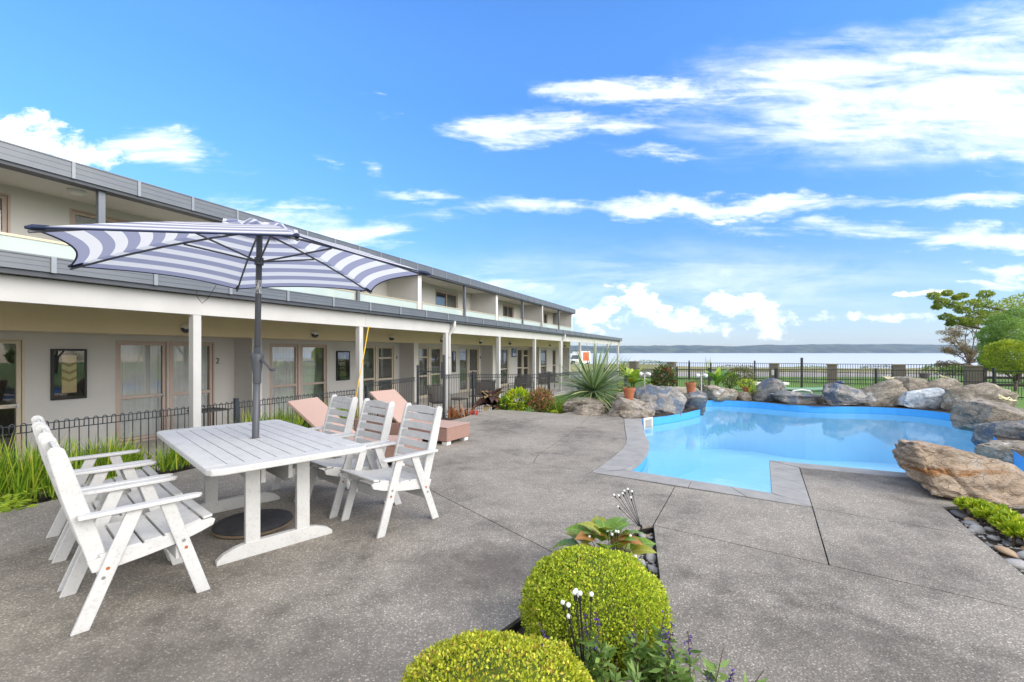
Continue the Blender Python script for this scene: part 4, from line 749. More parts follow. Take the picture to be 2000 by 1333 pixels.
for k in range(6):
    A_, B2 = tips[k], tips[(k + 1) % 6]; o0 = len(V)
    for i in range(nr + 1):
        f = .10 + .90 * i / nr
        for j in range(ns + 1):
            s = j / ns; e = A_.lerp(B2, s); bow = 4 * s * (1 - s)
            p = APEX.lerp(e, f * (1 - .085 * bow * f)); p.z += .030 * math.sin(math.pi * f) - .018 * bow * f * (1.4 - f) ; V.append(p); ST_.append(1.0 - f)
    for i in range(nr):
        for j in range(ns): q = o0 + i * (ns + 1) + j; Fs.append((q, q + 1, q + ns + 2, q + ns + 1))
me = bpy.data.meshes.new('canopy'); me.from_pydata(V, [], Fs); me.materials.append(M['cloth']); at = me.attributes.new('stripe', 'FLOAT', 'POINT'); at.data.foreach_set('value', ST_); me.polygons.foreach_set('use_smooth', [True] * len(Fs)); me.update(); can = obj('canopy', me, um)
V = []; Fs = []; ST_ = []
for k in range(6):
    A_, B2 = tips[k], tips[(k + 1) % 6]; o0 = len(V)
    for i in range(7):
        f = i / 6 * .22
        for j in range(9):
            s = j / 8; p = APEX.lerp(A_.lerp(B2, s), f); p.z += .035 - .012 * (i / 6) + .022 * (i / 6) * math.sin(s * math.pi * 2 + k) * 1.2 + (.018 * math.sin(9 * s + k * 2) if i > 3 else 0); V.append(p); ST_.append(1.0 - f)
    for i in range(6):
        for j in range(8): q = o0 + i * 9 + j; Fs.append((q, q + 1, q + 10, q + 9))
me = bpy.data.meshes.new('vent_cap'); me.from_pydata(V, [], Fs); me.materials.append(M['cloth']); at = me.attributes.new('stripe', 'FLOAT', 'POINT'); at.data.foreach_set('value', ST_); me.polygons.foreach_set('use_smooth', [True] * len(Fs)); me.update(); obj('vent_cap', me, can)
M['navy'] = plain('navy_binding', (.018, .03, .075), (.014, .022, .055), 20, .8)
for k in range(6):
    A_, B2 = tips[k], tips[(k + 1) % 6]; e = MB(); pts = []
    for j in range(13):
        s = j / 12; bow = 4 * s * (1 - s); ee = A_.lerp(B2, s); p = APEX.lerp(ee, 1 - .085 * bow); p.z += -.018 * bow * .4; pts.append(p)
    e.tube(pts, .006, 6); e.build('edge_binding', M['navy'], can, smooth=True)
    t = A_; d = (APEX - A_).normalized(); pk = MB(); pk.tube([t - d * .015, t + d * .02, t + d * .09], .016, 8, taper=[.5, 1.1, .6]); pk.build('rib_pocket', M['navy'], can, smooth=True)
    rb = MB(); hb = APEX + Vector((0, 0, -.045)); pts = [hb + (t + Vector((0, 0, -.018)) - hb) * f + Vector((0, 0, .03 * math.sin(math.pi * f) - .006)) for f in (0, .25, .5, .75, 1)]; rb.tube(pts, .0085, 6); rbo = rb.build('rib', M['charcoal'], um)
    run = pole(2.22) + Vector((0, 0, .0)); dirh = Vector((t.x - run.x, t.y - run.y, 0)).normalized(); sp = MB(); sp.tube([run + dirh * .03, pts[2].lerp(pts[1], .35) + Vector((0, 0, -.01))], .0075, 6); sp.build('strut', M['charcoal'], rbo)
rn = MB(); c1 = pole(2.22); rn.tube([c1 + Vector((0, 0, -.03)), c1 + Vector((0, 0, .03))], .036, 12); rn.build('runner', M['charcoal'], um, smooth=False)
rn = MB(); rn.tube([APEX + Vector((0, 0, -.075)), APEX + Vector((0, 0, -.02))], .04, 12); rn.build('top_hub', M['charcoal'], um)
b1 = MB(); b1.lathe([(.297, .031), (.292, .042), (.22, .062), (.10, .078), (.05, .085), (.001, .087)], 40); ub = b1.build('base', M['blackcast'], um, smooth=True, sub=(0, 0, .05))
b1 = MB(); b1.lathe([(.28, .0), (.30, .012), (.30, .03)], 40); b1.build('base_rim', M['pillcap'], ub, sub=(0, 0, .05))
b1 = MB(); b1.lathe([(.034, .086), (.034, .40), (.032, .402)], 16); b1.build('sleeve', M['blackcast'], ub, smooth=True, sub=(0, 0, .05))
# ------------------------------------------------------------------ rattan loungers
m, nt, nd, lk, b = newmat('pink_woven_rattan_weave'); v = coords(nt, None, False); sp_ = N(nt, 'ShaderNodeSeparateXYZ', {0: v}); sxy = N(nt, 'ShaderNodeMath', {0: sp_.outputs[0], 1: sp_.outputs[1]}, operation='ADD').outputs[0]
bt_ = N(nt, 'ShaderNodeTexBrick', {'Vector': N(nt, 'ShaderNodeCombineXYZ', {0: sxy, 1: N(nt, 'ShaderNodeMath', {0: sp_.outputs[2], 1: sp_.outputs[1]}, operation='ADD').outputs[0]}).outputs[0], 'Color1': (.45, .275, .22, 1), 'Color2': (.37, .22, .175, 1), 'Mortar': (.19, .105, .08, 1), 'Scale': 1.0, 'Mortar Size': .0016, 'Brick Width': .035, 'Row Height': .011})
lk.new(bt_.outputs[0], b.inputs['Base Color']); b.inputs['Roughness'].default_value = .65; lk.new(N(nt, 'ShaderNodeBump', {'Height': bt_.outputs['Fac'], 'Strength': .5, 'Distance': -.004}).outputs[0], b.inputs['Normal']); M['weave'] = m
def lounger(foot, ax, label, tilt, Ln=2.12, hinge=1.02, wd=.60, back=.86):
    a = math.atan2(ax[1], ax[0]); o = thing('sun_lounger', label, 'lounger', (*foot, 0), a, 'woven rattan loungers')
    b_ = MB(); b_.box(0, hinge, -wd / 2, wd / 2, .055, .27); b_.build('foot_frame', M['weave'], o, bevel=.008)
    for q in (-1, 1): s_ = MB(); s_.box(hinge + .001, Ln, q * wd / 2 - (.05 if q > 0 else 0), q * wd / 2 + (.05 if q < 0 else 0), .055, .265); s_.build('side_rail', M['weave'], o, bevel=.006)
    s_ = MB(); s_.box(Ln - .06, Ln + .001, -wd / 2 + .051, wd / 2 - .051, .055, .264); s_.build('head_rail', M['weave'], o, bevel=.006)
    t_ = MB(); t_.box(-.006, hinge - .004, -wd / 2 - .006, wd / 2 + .006, .271, .283); t_.build('seat_top', M['rattan'], o, bevel=.004)
    Mx = Matrix.Translation((hinge, 0, .275)) @ Matrix.Rotation(-tilt, 4, 'Y'); s_ = MB(); s_.box(.01, back, -wd / 2, wd / 2, -.035, .006, Mx); s_.build('backrest', M['rattan'], o, bevel=.006)
    s_ = MB(); pA = Mx @ Vector((back * .62, 0, -.035)); s_.tube([pA + Vector((0, -.2, 0)), Vector((Ln - .35, -.2, .16)), Vector((Ln - .35, .2, .16)), pA + Vector((0, .2, 0))], .011, 6); s_.build('back_prop', M['steel'], o)
    for x_ in (.07, Ln - .07):
        for y_ in (-wd / 2 + .07, wd / 2 - .07): s_ = MB(); s_.box(x_ - .05, x_ + .05, y_ - .05, y_ + .05, 0, .053); s_.build('foot', M['pvc'], o)
lounger((-.86, 7.33), (-.862, .507), 'pink rattan lounger farther back, its low foot end clear of the chairs', R(35))
lounger((-1.32, 6.02), (-.968, .25), 'pink rattan lounger close behind the right row of chairs', R(37))
# ------------------------------------------------------------------ loop-top garden fence and gate
def picket_mesh(h, r=.0055):
    pts = [(0, 0, 0), (0, 0, h - .03)]; w_ = .022
    for k in range(1, 8): a = math.pi * k / 7; pts.append((-w_ + w_ * math.cos(a), 0, h - .03 + .028 * math.sin(a)))
    pts.append((-2 * w_, 0, h - .105)); mb = MB(); mb.tube(pts, r, 6); return mb.mesh('picket', M['fence'], smooth=True)
def fence_run(name, label, p0, p1, zb, zt, sp, posts_at=(), post_h=.02, r=.0056, pw=.055, cat='fence', group=None, rails=True):
    a, b_ = Vector(p0), Vector(p1); Ln = (b_ - a).length; d = (b_ - a) / Ln; rz = math.atan2(d.y, d.x); h = zt - zb
    o = thing(name, label, cat, (a.x, a.y, zb), rz, group); me_ = picket_mesh(h, r); k = int(Ln / sp)
    for i in range(k): obj('picket', me_, o, (sp * (i + .6), 0, 0))
    for z in (h - .025, h - .105, .08, .16):
        q = MB(); q.tube([(0, .006, z), (Ln, .006, z)], r * 1.15, 6); q.build('rail', M['fence'], o, smooth=True)
    for s_ in posts_at:
        q = MB(); q.box(s_ * Ln - pw / 2, s_ * Ln + pw / 2, -pw / 2 + .012, pw / 2 + .012, -.3, h + post_h); po_ = q.build('post', M['fence'], o, bevel=.004); q = MB(); q.box(s_ * Ln - pw / 2 - .004, s_ * Ln + pw / 2 + .004, -pw / 2 + .008, pw / 2 + .016, h + post_h + .001, h + post_h + .018); q.build('post_cap', M['fence'], po_, bevel=.004)
    return o
fA0 = Vector((-5.45, 3.9)); 
def ftop(px, py, zt): Z = (EYE - zt) * F / (py - HY); return ((px - 1000) / F * Z, Z)
zt1 = .69; A0 = ftop(-60, 838, zt1); A1 = ftop(717, 758, zt1); Lf = math.dist(A0, A1)
pm = ftop(466, 784.5, zt1); fr = math.dist(A0, pm) / Lf
fence_run('loop_top_fence', 'long low charcoal loop-top fence behind the left chairs and grass', A0, A1, -.22, zt1, .09, (fr, 1.0), .03, group='loop-top fence runs')
B0 = ftop(721, 746.5, .80); B1 = ftop(813, 736.5, .80)
fence_run('loop_top_fence', 'short charcoal loop-top fence run behind the loungers, left of the gate', B0, B1, -.25, .80, .09, (), group='loop-top fence runs')
gx0, gx1 = Vector((-2.52, 12.12)), Vector((-1.84, 12.2)); d = (gx1 - gx0)
g = thing('fence_gate', 'charcoal loop-top gate with two tall posts in front of the first downpipe', 'gate', (gx0.x, gx0.y, -.3), math.atan2(d.y, d.x)); Lg = d.length; me_ = picket_mesh(1.30, .0045)
for i in range(7): obj('picket', me_, g, (.09 * (i + .75), 0, .05))
for z in (1.24, .12): q = MB(); q.box(.03, Lg - .03, -.012, .012, z - .014, z + .014); q.build('rail', M['fence'], g)
for x_, hh in ((0, 1.42), (Lg, 1.69)): q = MB(); q.box(x_ - .032, x_ + .032, -.032, .032, -.1, hh); q.build('post', M['fence'], g, bevel=.004)
q = MB(); q.box(Lg - .075, Lg - .034, -.03, .03, 1.05, 1.5); q.build('latch', M['fence'], g, bevel=.004)
fence_run('loop_top_fence', 'charcoal loop-top fence run just right of the gate', (-1.80, 12.22), (-1.11, 13.05), -.33, .865, .063, (1.0,), .03, r=.005, group='loop-top fence runs')
fence_run('loop_top_fence', 'charcoal loop-top fence run behind the dark canna and yellow bush', (-1.10, 13.06), (1.06, 13.06), -.33, .84, .063, (1.0,), .05, r=.005, group='loop-top fence runs')
fence_run('loop_top_fence', 'charcoal loop-top fence run passing behind the spiky plant', (1.08, 13.07), (3.4, 16.6), -.33, .85, .063, (1.0,), .05, r=.005, group='loop-top fence runs')
rp = MB(); rp.tube([bw(tx(717, 6.7), 6.66, 2.0), bw(tx(707, 6.6), 6.6, 1.2), bw(tx(700, 6.5), 6.5, .86), bw(tx(695, 6.5), 6.5, .55), bw(tx(700, 6.4), 6.4, .1)], .011, 7); tag(rp.build('yellow_rope', M['yellowrope'], smooth=True), 'yellow rope hanging beside the verandah post', 'rope')
cb = MB(); cb.tube([P(383, 566, 6.2), P(385, 580, 6.2), P(395, 593, 6.2), P(406, 583, 6.2), P(422, 558, 6.2)], .004, 5); tag(cb.build('loose_cable', M['rubber'], smooth=True), 'thin dark cable dangling in a loop from the verandah gutter', 'cable')
# ------------------------------------------------------------------ verandah furniture
def sling_chair():
    o = thing('patio_chair', 'x', 'chair'); s_ = MB(); Mx = Matrix.Translation((0, -.17, .40)) @ Matrix.Rotation(R(15), 4, 'X'); s_.box(-.24, .24, -.008, .008, .0, .44, Mx); s_.build('backrest', M['sling'], o)
    s_ = MB(); s_.box(-.24, .24, -.18, .26, .385, .40); s_.build('seat', M['sling'], o)
    for q in (-1, 1):
        t_ = MB(); t_.tube([(q * .27, .26, 0), (q * .27, .25, .40), (q * .27, .22, .60), (q * .27, .15, .62), (q * .27, -.22, .60)], .013, 7); t_.build('front_leg_and_arm', M['steel'], o, smooth=True)
        t_ = MB(); t_.tube([(q * .255, -.30, 0), (q * .255, -.17, .40), (q * .255, -.29, .85)], .013, 7); t_.build('rear_leg_and_stile', M['steel'], o, smooth=True)
    t_ = MB(); t_.tube([(-.255, -.29, .85), (.255, -.29, .85)], .013, 7); t_.build('top_tube', M['steel'], o); t_ = MB(); t_.tube([(-.27, .25, .385), (.27, .25, .385)], .012, 7); t_.build('front_tube', M['steel'], o); return o
sc_ = sling_chair(); PC = [((858, 12.75), 205, 'charcoal mesh chair standing behind the fence gate'), ((938, 14.7), 160, 'grey mesh chair behind the dark canna leaves'), ((948, 15.6), 25, 'charcoal mesh chair by the wall beyond the dark canna'), ((1011, 17.2), 150, 'charcoal mesh chair left of the pair behind the yellow bush'), ((1027, 18.2), 190, 'charcoal mesh chair right of the pair behind the yellow bush'), ((1061, 20.3), 165, 'charcoal mesh chair behind the red nandina'), ((1078, 21.5), 200, 'farthest charcoal mesh chair beside the second downpipe')]
for i, ((px, Z), a, lab) in enumerate(PC):
    o = sc_ if i == 0 else dup(sc_); o.location = ((px - 1000) / F * Z, Z, Z0); o.rotation_euler = (0, 0, R(a)); tag(o, lab, 'chair', 'mesh chairs on the verandah')
def low_table(px, Z, lab, h=.42, w_=.5):
    o = thing('patio_table', lab, 'table', ((px - 1000) / F * Z, Z, Z0), R(65), 'dark tables on the verandah'); t_ = MB(); t_.box(-w_ / 2, w_ / 2, -w_ / 2, w_ / 2, h - .03, h); t_.build('top', M['sling'], o, bevel=.006)
    for a in (-1, 1):
        for b_ in (-1, 1): t_ = MB(); t_.tube([(a * w_ * .44, b_ * w_ * .44, 0), (a * w_ * .44, b_ * w_ * .44, h - .03)], .014, 7); t_.build('leg', M['steel'], o)
low_table(893, 13.5, 'low dark square table behind the copper leaved plant'); low_table(1052, 19.6, 'dark table among the far verandah chairs', .7); low_table(408, 9.3, 'dark table showing just above the grass beside the verandah post', .62, .55)
# ------------------------------------------------------------------ rocks round the pool
def hullify(bm, n):    # convex hull of the points, finely divided, its edges slightly worn
    r_ = bmesh.ops.convex_hull(bm, input=bm.verts[:]); bmesh.ops.delete(bm, geom=[g for g in r_['geom_interior'] + r_['geom_unused'] if isinstance(g, bmesh.types.BMVert)], context='VERTS')
    for k in range(n - 1):
        bmesh.ops.subdivide_edges(bm, edges=bm.edges[:], cuts=1, use_grid_fill=True); bmesh.ops.triangulate(bm, faces=bm.faces[:])
        if k >= 2: bmesh.ops.smooth_vert(bm, verts=bm.verts[:], factor=.5, use_axis_x=True, use_axis_y=True, use_axis_z=True)
def rock(lab, box, Z, dep, mat, seed, block=.55, tilt=0, rough=1.0, rz=0, group='rocks round the pool rim', sink=.17):
    x0, y0, x1, y1 = box; w_ = (x1 - x0) * Z / F; zt = EYE - (y0 - HY) * Z / F; zb = EYE - (y1 - HY) * Z / F - sink; h = zt - zb; c = Vector((((x0 + x1) / 2 - 1000) / F * (Z + dep * .30), Z + dep * .33, (zt + zb) / 2))
    rs = random.Random(seed); off = Vector((rs.uniform(-50, 50), rs.uniform(-50, 50), rs.uniform(-50, 50))); bm = bmesh.new(); e = 1 - block * .62
    for k in range(19):
        p = Vector((rs.gauss(0, 1), rs.gauss(0, 1), rs.gauss(0, 1))).normalized(); bm.verts.new([math.copysign(abs(q) ** e, q) for q in p])
    hullify(bm, 4 if w_ > .3 else 3)
    for v in bm.verts:
        p = v.co.copy(); q = p * 1.1 + off; f = noise.fractal(q * 1.6, 1.0, 2.1, 3) * .05 + noise.fractal(q * 5, 1.0, 2.1, 3) * .035
        zs = p.z * h * .8 + .07 * noise.noise(q * .9) + tilt * p.x; st = max(0, noise.noise(Vector((zs * 11, 2, seed + q.x * .3)))) * -.10
        cr = max(0, .07 - abs(noise.noise(q * 1.5))) * -1.1; f2 = noise.fractal(q * 13, 1.0, 2.1, 2) * .022
        v.co = p * (1 + (f + st + cr + f2) * rough)
    xs_ = [v.co.x for v in bm.verts]; zs_ = [v.co.z for v in bm.verts]; ys_ = [v.co.y for v in bm.verts]
    def fit(q, a): lo, hi = min(a), max(a); return (q - (lo + hi) / 2) / (hi - lo)
    for v in bm.verts: v.co = Vector((fit(v.co.x, xs_) * w_, fit(v.co.y, ys_) * dep, fit(v.co.z, zs_) * h + tilt * fit(v.co.x, xs_) * w_))
    me_ = bpy.data.meshes.new('rock'); bm.to_mesh(me_); bm.free(); me_.materials.append(mat); me_.polygons.foreach_set('use_smooth', [True] * len(me_.polygons)); me_.set_sharp_from_angle(angle=R(38))
    return tag(obj('boulder' if w_ > 1.6 else 'rock', me_, None, c, (0, 0, rz)), lab, 'boulder' if w_ > 1.6 else 'rock', group)
A_, B2, C2, W_ = M['stoneA'], M['stoneB'], M['stoneC'], M['stoneW']
RK = [('long brown rock at the back, below the spiky plant', (1098, 778, 1186, 803), 11.2, .7, A_, .5, .05), ('low brown block on the paving left of the potted rock', (1119, 791, 1187, 815), 10.55, .5, A_, .7, 0), ('broad brown rock carrying the larger terracotta pot', (1184, 777, 1272, 817), 10.35, .9, A_, .6, -.02), ('big grey rock right of the larger terracotta pot', (1236, 754, 1340, 810), 10.9, 1.0, B2, .45, -.05),
      ('small brown rock wedged under the big grey rock', (1246, 788, 1280, 815), 10.5, .4, A_, .5, 0), ('flat rock slab behind the smaller terracotta pot', (1308, 757, 1366, 776), 12.4, .8, C2, .5, 0), ('upright blue-grey rock under the smaller terracotta pot', (1334, 766, 1378, 803), 11.6, .6, B2, .6, 0), ('long pale slab left of centre on the far rim', (1360, 754, 1443, 781), 13.9, .9, C2, .45, -.06), ('small dark rock right of the long pale slab', (1440, 766, 1467, 781), 13.9, .5, A_, .5, 0),
      ('tall wedge shaped brown and blue rock on the far rim', (1470, 739, 1533, 780), 13.6, .9, B2, .5, 0), ('low dark slab in front of the white pipe', (1504, 766, 1604, 790), 13.1, .7, B2, .35, -.03), ('small brown rock between two big far rim rocks', (1600, 776, 1638, 790), 12.8, .5, A_, .5, 0), ('slanting blue-grey rock under the blue bowl', (1605, 750, 1682, 791), 12.5, .9, B2, .45, -.08), ('large squarish rock with a white patch on the far rim', (1673, 739, 1758, 790), 12.5, 1.0, C2, .6, 0),
      ('upper left brown slab above the pale blue rock', (1748, 737, 1800, 759), 12.7, .7, A_, .6, 0), ('upper right long brown slab above the pale blue rock', (1794, 739, 1884, 762), 12.5, .8, A_, .5, -.03), ('pale blue-white splashed rock at the water edge', (1751, 758, 1860, 799), 11.9, .8, W_, .5, 0), ('big rounded grey rock right of the pale blue rock', (1855, 748, 1970, 806), 10.9, 1.1, C2, .35, 0),
      ('layered brown rock at the right edge, top of the right bank', (1884, 783, 2014, 842), 9.2, 1.1, A_, .5, .02), ('dark squared rock at the right edge of the pool', (1935, 826, 2030, 885), 7.7, 1.0, B2, .6, 0), ('thin flat slab at the right edge behind the tan boulder', (1945, 873, 2060, 908), 6.7, .9, C2, .5, 0), ('pebble-grey rock half hidden behind the larger terracotta pot', (1196, 768, 1248, 792), 11.6, .5, C2, .4, 0)]
for i, (lab, bx_, Z, dp, mt, bl, tl) in enumerate(RK): rock(lab, bx_, Z, dp, mt, 31 + i * 7, bl, tl)
# the tan boulder in the right foreground
def boulder():
    bm = bmesh.new(); off = Vector((11, 4, 7)); c = Vector((4.75, 4.75, .2))
    for px, py, Z in ((1745, 866, 5.45), (1752, 862, 5.2), (1778, 861, 4.85), (1742, 885, 5.35), (1747, 900, 5.1), (1760, 925, 4.85), (1790, 945, 4.7), (1835, 975, 4.42), (1895, 984, 4.33), (1960, 992, 4.25), (2040, 992, 4.3), (1785, 868, 4.7), (1850, 878, 4.75), (1905, 893, 4.65), (1950, 905, 4.6), (1985, 920, 4.55), (2040, 945, 4.6), (2075, 985, 4.6), (1830, 868, 5.6), (1900, 884, 5.6), (1980, 905, 5.5), (1800, 900, 5.9), (2000, 940, 5.6), (1880, 960, 5.6)):
        bm.verts.new(P(px, py, Z) - c)
    hullify(bm, 5)
    bm.normal_update()
    for v in bm.verts:
        p = v.co.copy(); q = p * 1.6 + off; zz = p.z * 1.0 + .30 * p.x * .42 + .05 * noise.noise(q * 1.1)
        lay = -.045 * max(0, noise.noise(Vector((zz * 24, 3, q.x * .5)))) - .02 * max(0, noise.noise(Vector((zz * 60, 9, q.x * .8))))
        f = noise.fractal(q * 1.4, 1, 2, 3) * .03 + noise.fractal(Vector((q.x * 4, q.y * 4, q.z * 14)), 1, 2, 3) * .016 + noise.fractal(q * 16, 1, 2, 2) * .006
        if p.x < -.55: f += noise.fractal(q * 7, 1, 2, 3) * .022
        cr = max(0, .05 - abs(noise.noise(q * 1.3))) * -.7; v.co = p + v.normal * (f + lay + cr)
    me_ = bpy.data.meshes.new('boulder'); bm.to_mesh(me_); bm.free(); me_.materials.append(M['boulder']); me_.polygons.foreach_set('use_smooth', [True] * len(me_.polygons)); me_.set_sharp_from_angle(angle=R(40))
    return tag(obj('boulder', me_, None, c), 'large tan layered boulder lying on the paving in the right foreground', 'boulder')
boulder()
# ------------------------------------------------------------------ pots, ornaments, garden lights
def pot(px, py, Z, h, r, lab, saucer=False):
    c = P(px, py, Z); o = thing('flower_pot', lab, 'pot', c, 0, 'terracotta pots'); b_ = MB(); b_.lathe([(r * .62, 0), (r * .92, h * .78), (r * .94, h * .79), (r * 1.0, h * .79), (r * 1.03, h), (r * .9, h), (r * .86, h * .9), (.001, h * .88)], 24); b_.build('pot_body', M['terracotta'], o, smooth=False)
    s_ = MB(); s_.lathe([(.001, h * .885), (r * .86, h * .885), (r * .5, h * .93), (.001, h * .94)], 14); s_.build('potting_soil', M['soil'], o); return o
pot(1228.5, 780, 10.75, .27, .145, 'larger terracotta pot on the brown rock beside the spiky plant'); pot(1349, 767.5, 11.85, .27, .135, 'smaller terracotta pot on the blue-grey rock at the pool corner'); pot(1458, 767, 14.2, .17, .13, 'little brown pot of yellow-green succulents on the far rim')
bwl = MB(); c = P(1641, 751.5, 12.8); bwl.lathe([(.05, 0), (.06, .0), (.09, .03), (.105, .09), (.098, .09), (.08, .035), (.001, .02)], 20); tag(bwl.build('blue_bowl', M['blueglaze'], smooth=True), 'small cobalt blue bowl on a far rim rock', 'bowl').location = c
tr_ = MB(); c = P(1806, 739, 12.9); tr_.lathe([(.09, 0), (.125, .12), (.13, .12), (.13, .14), (.11, .14), (.1, .05), (.001, .04)], 14); tag(tr_.build('grey_planter', M['sling']), 'dark grey bowl planter on the top slab of the far rim', 'planter').location = c
def star(px, py, Z, r, lab, rz):
    c = P(px, py, Z); o = thing('star_ornament', lab, 'ornament', c, rz, 'cream metal starfish ornaments'); 
    for k in range(5):
        a = 2 * math.pi * k / 5; d_ = Vector((math.cos(a), math.sin(a) * .6, .35 + .25 * math.sin(a))); s_ = d_.cross(Vector((0, 0, 1))).normalized() * r * .26; q = MB(); q.tube([Vector((0, 0, r * .12)), d_ * r * .5 + s_, d_ * r, d_ * r * .5 - s_, Vector((0, 0, r * .12))], r * .055, 6)
        q.tube([Vector((0, 0, r * .15)), d_ * r * .95], r * .05, 6); q.build('arm', M['starc'], o, smooth=True)
star(1735, 741, 12.6, .17, 'cream starfish ornament propped left of the brick pillar', 0); star(1846, 740, 12.6, .17, 'cream starfish ornament on the long top slab', 1.0); star(1965, 784, 9.6, .22, 'large cream starfish ornament on the right bank rock', .5)
pp = MB(); a0, a1 = P(1547, 773, 13.4), P(1585, 773, 13.4); pp.tube([a0, a0 + Vector((0, 0, .10)), a0 + Vector((.04, 0, .14)), (a0 + a1) / 2 + Vector((0, 0, .17)), a1 + Vector((-.04, 0, .13)), a1 + Vector((0, 0, .09)), a1], .024, 8); tag(pp.build('white_pipe', M['pvc'], smooth=True), 'bent white plastic pipe behind the low dark slab', 'pipe')
gb = thing('green_pump_cover', 'long pale green flat-lidded box behind the far rim', 'box', P(1572, 775, 15.0), R(-4)); q = MB(); q.box(-.75, .75, -.3, .3, -.1, .22); q.build('box', M['greenlid'], gb, bevel=.01)
for x_, t_ in ((-.4, .03), (.4, -.03)): q = MB(); q.box(-.40, .40, -.36, .36, -.02, .02, Matrix.Translation((x_, 0, .255)) @ Matrix.Rotation(t_, 4, 'Y')); q.build('lid', M['greenlid'], gb, bevel=.005)
lb = thing('stone_ledge', 'pale concrete ledge behind the tall wedge rock', 'ledge', P(1500, 752, 15.6)); q = MB(); q.box(-.55, .65, -.15, .15, 0, .09); q.build('slab', M['soffit'], lb, bevel=.008)
for px, py, Z, lab in ((1258.5, 755, 12.6, 'twin-headed steel spotlight behind the big grey rock'), (1369.5, 757, 13.0, 'twin-headed steel spotlight behind the smaller terracotta pot')):
    o = thing('garden_spotlight', lab, 'garden light', P(px, py, Z), 0, 'twin steel spotlights'); q = MB(); q.tube([(0, 0, -.2), (0, 0, .36)], .026, 10); q.build('stem', M['chrome'], o)
    for s_ in (-1, 1): q = MB(); q.tube([(s_ * .02, 0, .345), (s_ * .1, -.02, .35)], .012, 6); q.tube([(s_ * .085, .03, .36), (s_ * .13, -.07, .33)], .045, 10); q.build('lamp_head', M['lampwhite'], o, smooth=True)
def firefly(base, dirs, lab):
    o = thing('solar_stake_light', lab, 'garden light', base, 0, 'solar lights with white bulbs on wires'); q = MB(); q.tube([(0, 0, -.06), (0, 0, .06)], .012, 8); q.build('stake', M['rubber'], o)
    bme = MB(); bme.lathe([(.001, -.0095), (.007, -.007), (.0095, 0), (.007, .007), (.001, .0095)], 10); bme = bme.mesh('bulb', M['bulb'], smooth=True)
    for d_ in dirs:
        d_ = Vector(d_); q = MB(); q.tube([Vector((d_.x * .03, d_.y * .03, .04)), d_ * .5 + Vector((0, 0, .012)), d_], .0021, 5); w_ = q.build('wire', M['rubber'], o); q = MB(); q.tube([d_ - d_.normalized() * .03, d_ - d_.normalized() * .008], .0055, 6); q.build('bulb_holder', M['rubber'], w_); obj('bulb', bme, w_, d_)
b1 = Vector((*gp(1252, 1040, -.05), -.05)); Z = b1.y
def toward(base, pts): return [tuple(P(x, y, base.y + dz) - base) for x, y, dz in pts]
firefly(b1, toward(b1, [(1199, 967, .05), (1208, 968, -.03), (1219, 959, .06), (1226, 955.5, 0), (1234, 960, -.05), (1232, 972, -.04), (1216, 964, .02), (1207, 990, .08)]), 'solar light cluster fanning up at the tip of the planter')
b2 = Vector((.66, 2.95, -.05)); firefly(b2, toward(b2, [(1186, 1037, 0), (1192, 1039, .03), (1195, 1044, -.03), (1202, 1038, .02), (1207, 1039, -.02), (1231, 1047, 0), (1151, 1048, 0), (1241, 1087, -.1)]), 'solar light cluster rising behind the right hedge ball')
b3 = Vector((.30, 1.80, -.02)); firefly(b3, toward(b3, [(1122, 1158, 0), (1125, 1154, .03), (1133, 1159, -.03), (1131, 1163, .02), (1155, 1161, 0), (1099, 1177, .03), (1110, 1182, -.02), (1111, 1204, .0)]), 'solar light cluster standing in front of the right hedge ball')
# ------------------------------------------------------------------ planting
def plant(name, lab, cat, loc, group=None): return thing(name, lab, cat, loc, 0, group)
def fol(name, V, Fc, mat, parent, loc=None): return obj(name, fastmesh(name, V, Fc, mat), parent, loc)
def hedge_ball(c, r, h, lab, mat, seed, n=40000):
    rg = np.random.default_rng(seed); o = plant('hedge_ball', lab, 'shrub', c, 'clipped hedge balls')
    d = unit(rg.normal(0, 1, (n, 3))); d = d[d[:, 2] > -.75]; k = len(d)
    lump = np.array([noise.noise(Vector(q * 2.6) + Vector((seed, 0, 0))) * .055 + noise.noise(Vector(q * 8) + Vector((seed, 5, 0))) * .045 for q in d])
    rad = (1 + lump) * np.where(rg.random(k) < .8, rg.uniform(.95, 1.03, k) + (rg.random(k) < .03) * rg.uniform(0, .05, k), rg.uniform(.82, .95, k)); S_ = np.array([r, r, h / 2])
    sq = np.sign(d) * np.abs(d) ** .86; sq = sq / np.maximum(np.linalg.norm(sq, axis=1, keepdims=True) ** .6, 1e-6)
    p = sq * S_ * rad[:, None] + np.array([0, 0, h / 2]); V, Fc = leaves(p, d * .9 + np.array([0, 0, .35]), .0135, .0095, rg, .75, .22); fol('foliage', V, Fc, mat, o)
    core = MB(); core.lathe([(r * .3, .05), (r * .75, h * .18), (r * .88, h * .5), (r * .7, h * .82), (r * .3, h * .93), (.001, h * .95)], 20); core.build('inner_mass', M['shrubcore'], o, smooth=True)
    s_ = MB()
    for q in range(7): a = q * .9; s_.tube([(.03 * math.cos(a), .03 * math.sin(a), 0), (r * .45 * math.cos(a), r * .45 * math.sin(a), h * .3)], .008, 5)
    kind(s_.build('stems', M['twig'], o), 'stuff')
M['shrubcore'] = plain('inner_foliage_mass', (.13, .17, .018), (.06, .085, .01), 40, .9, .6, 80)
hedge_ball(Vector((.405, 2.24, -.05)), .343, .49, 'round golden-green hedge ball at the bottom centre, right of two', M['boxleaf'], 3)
hedge_ball(Vector((-.055, 1.50, -.05)), .37, .48, 'golden hedge ball cut by the bottom edge, left of two', M['boxleaf2'], 5)
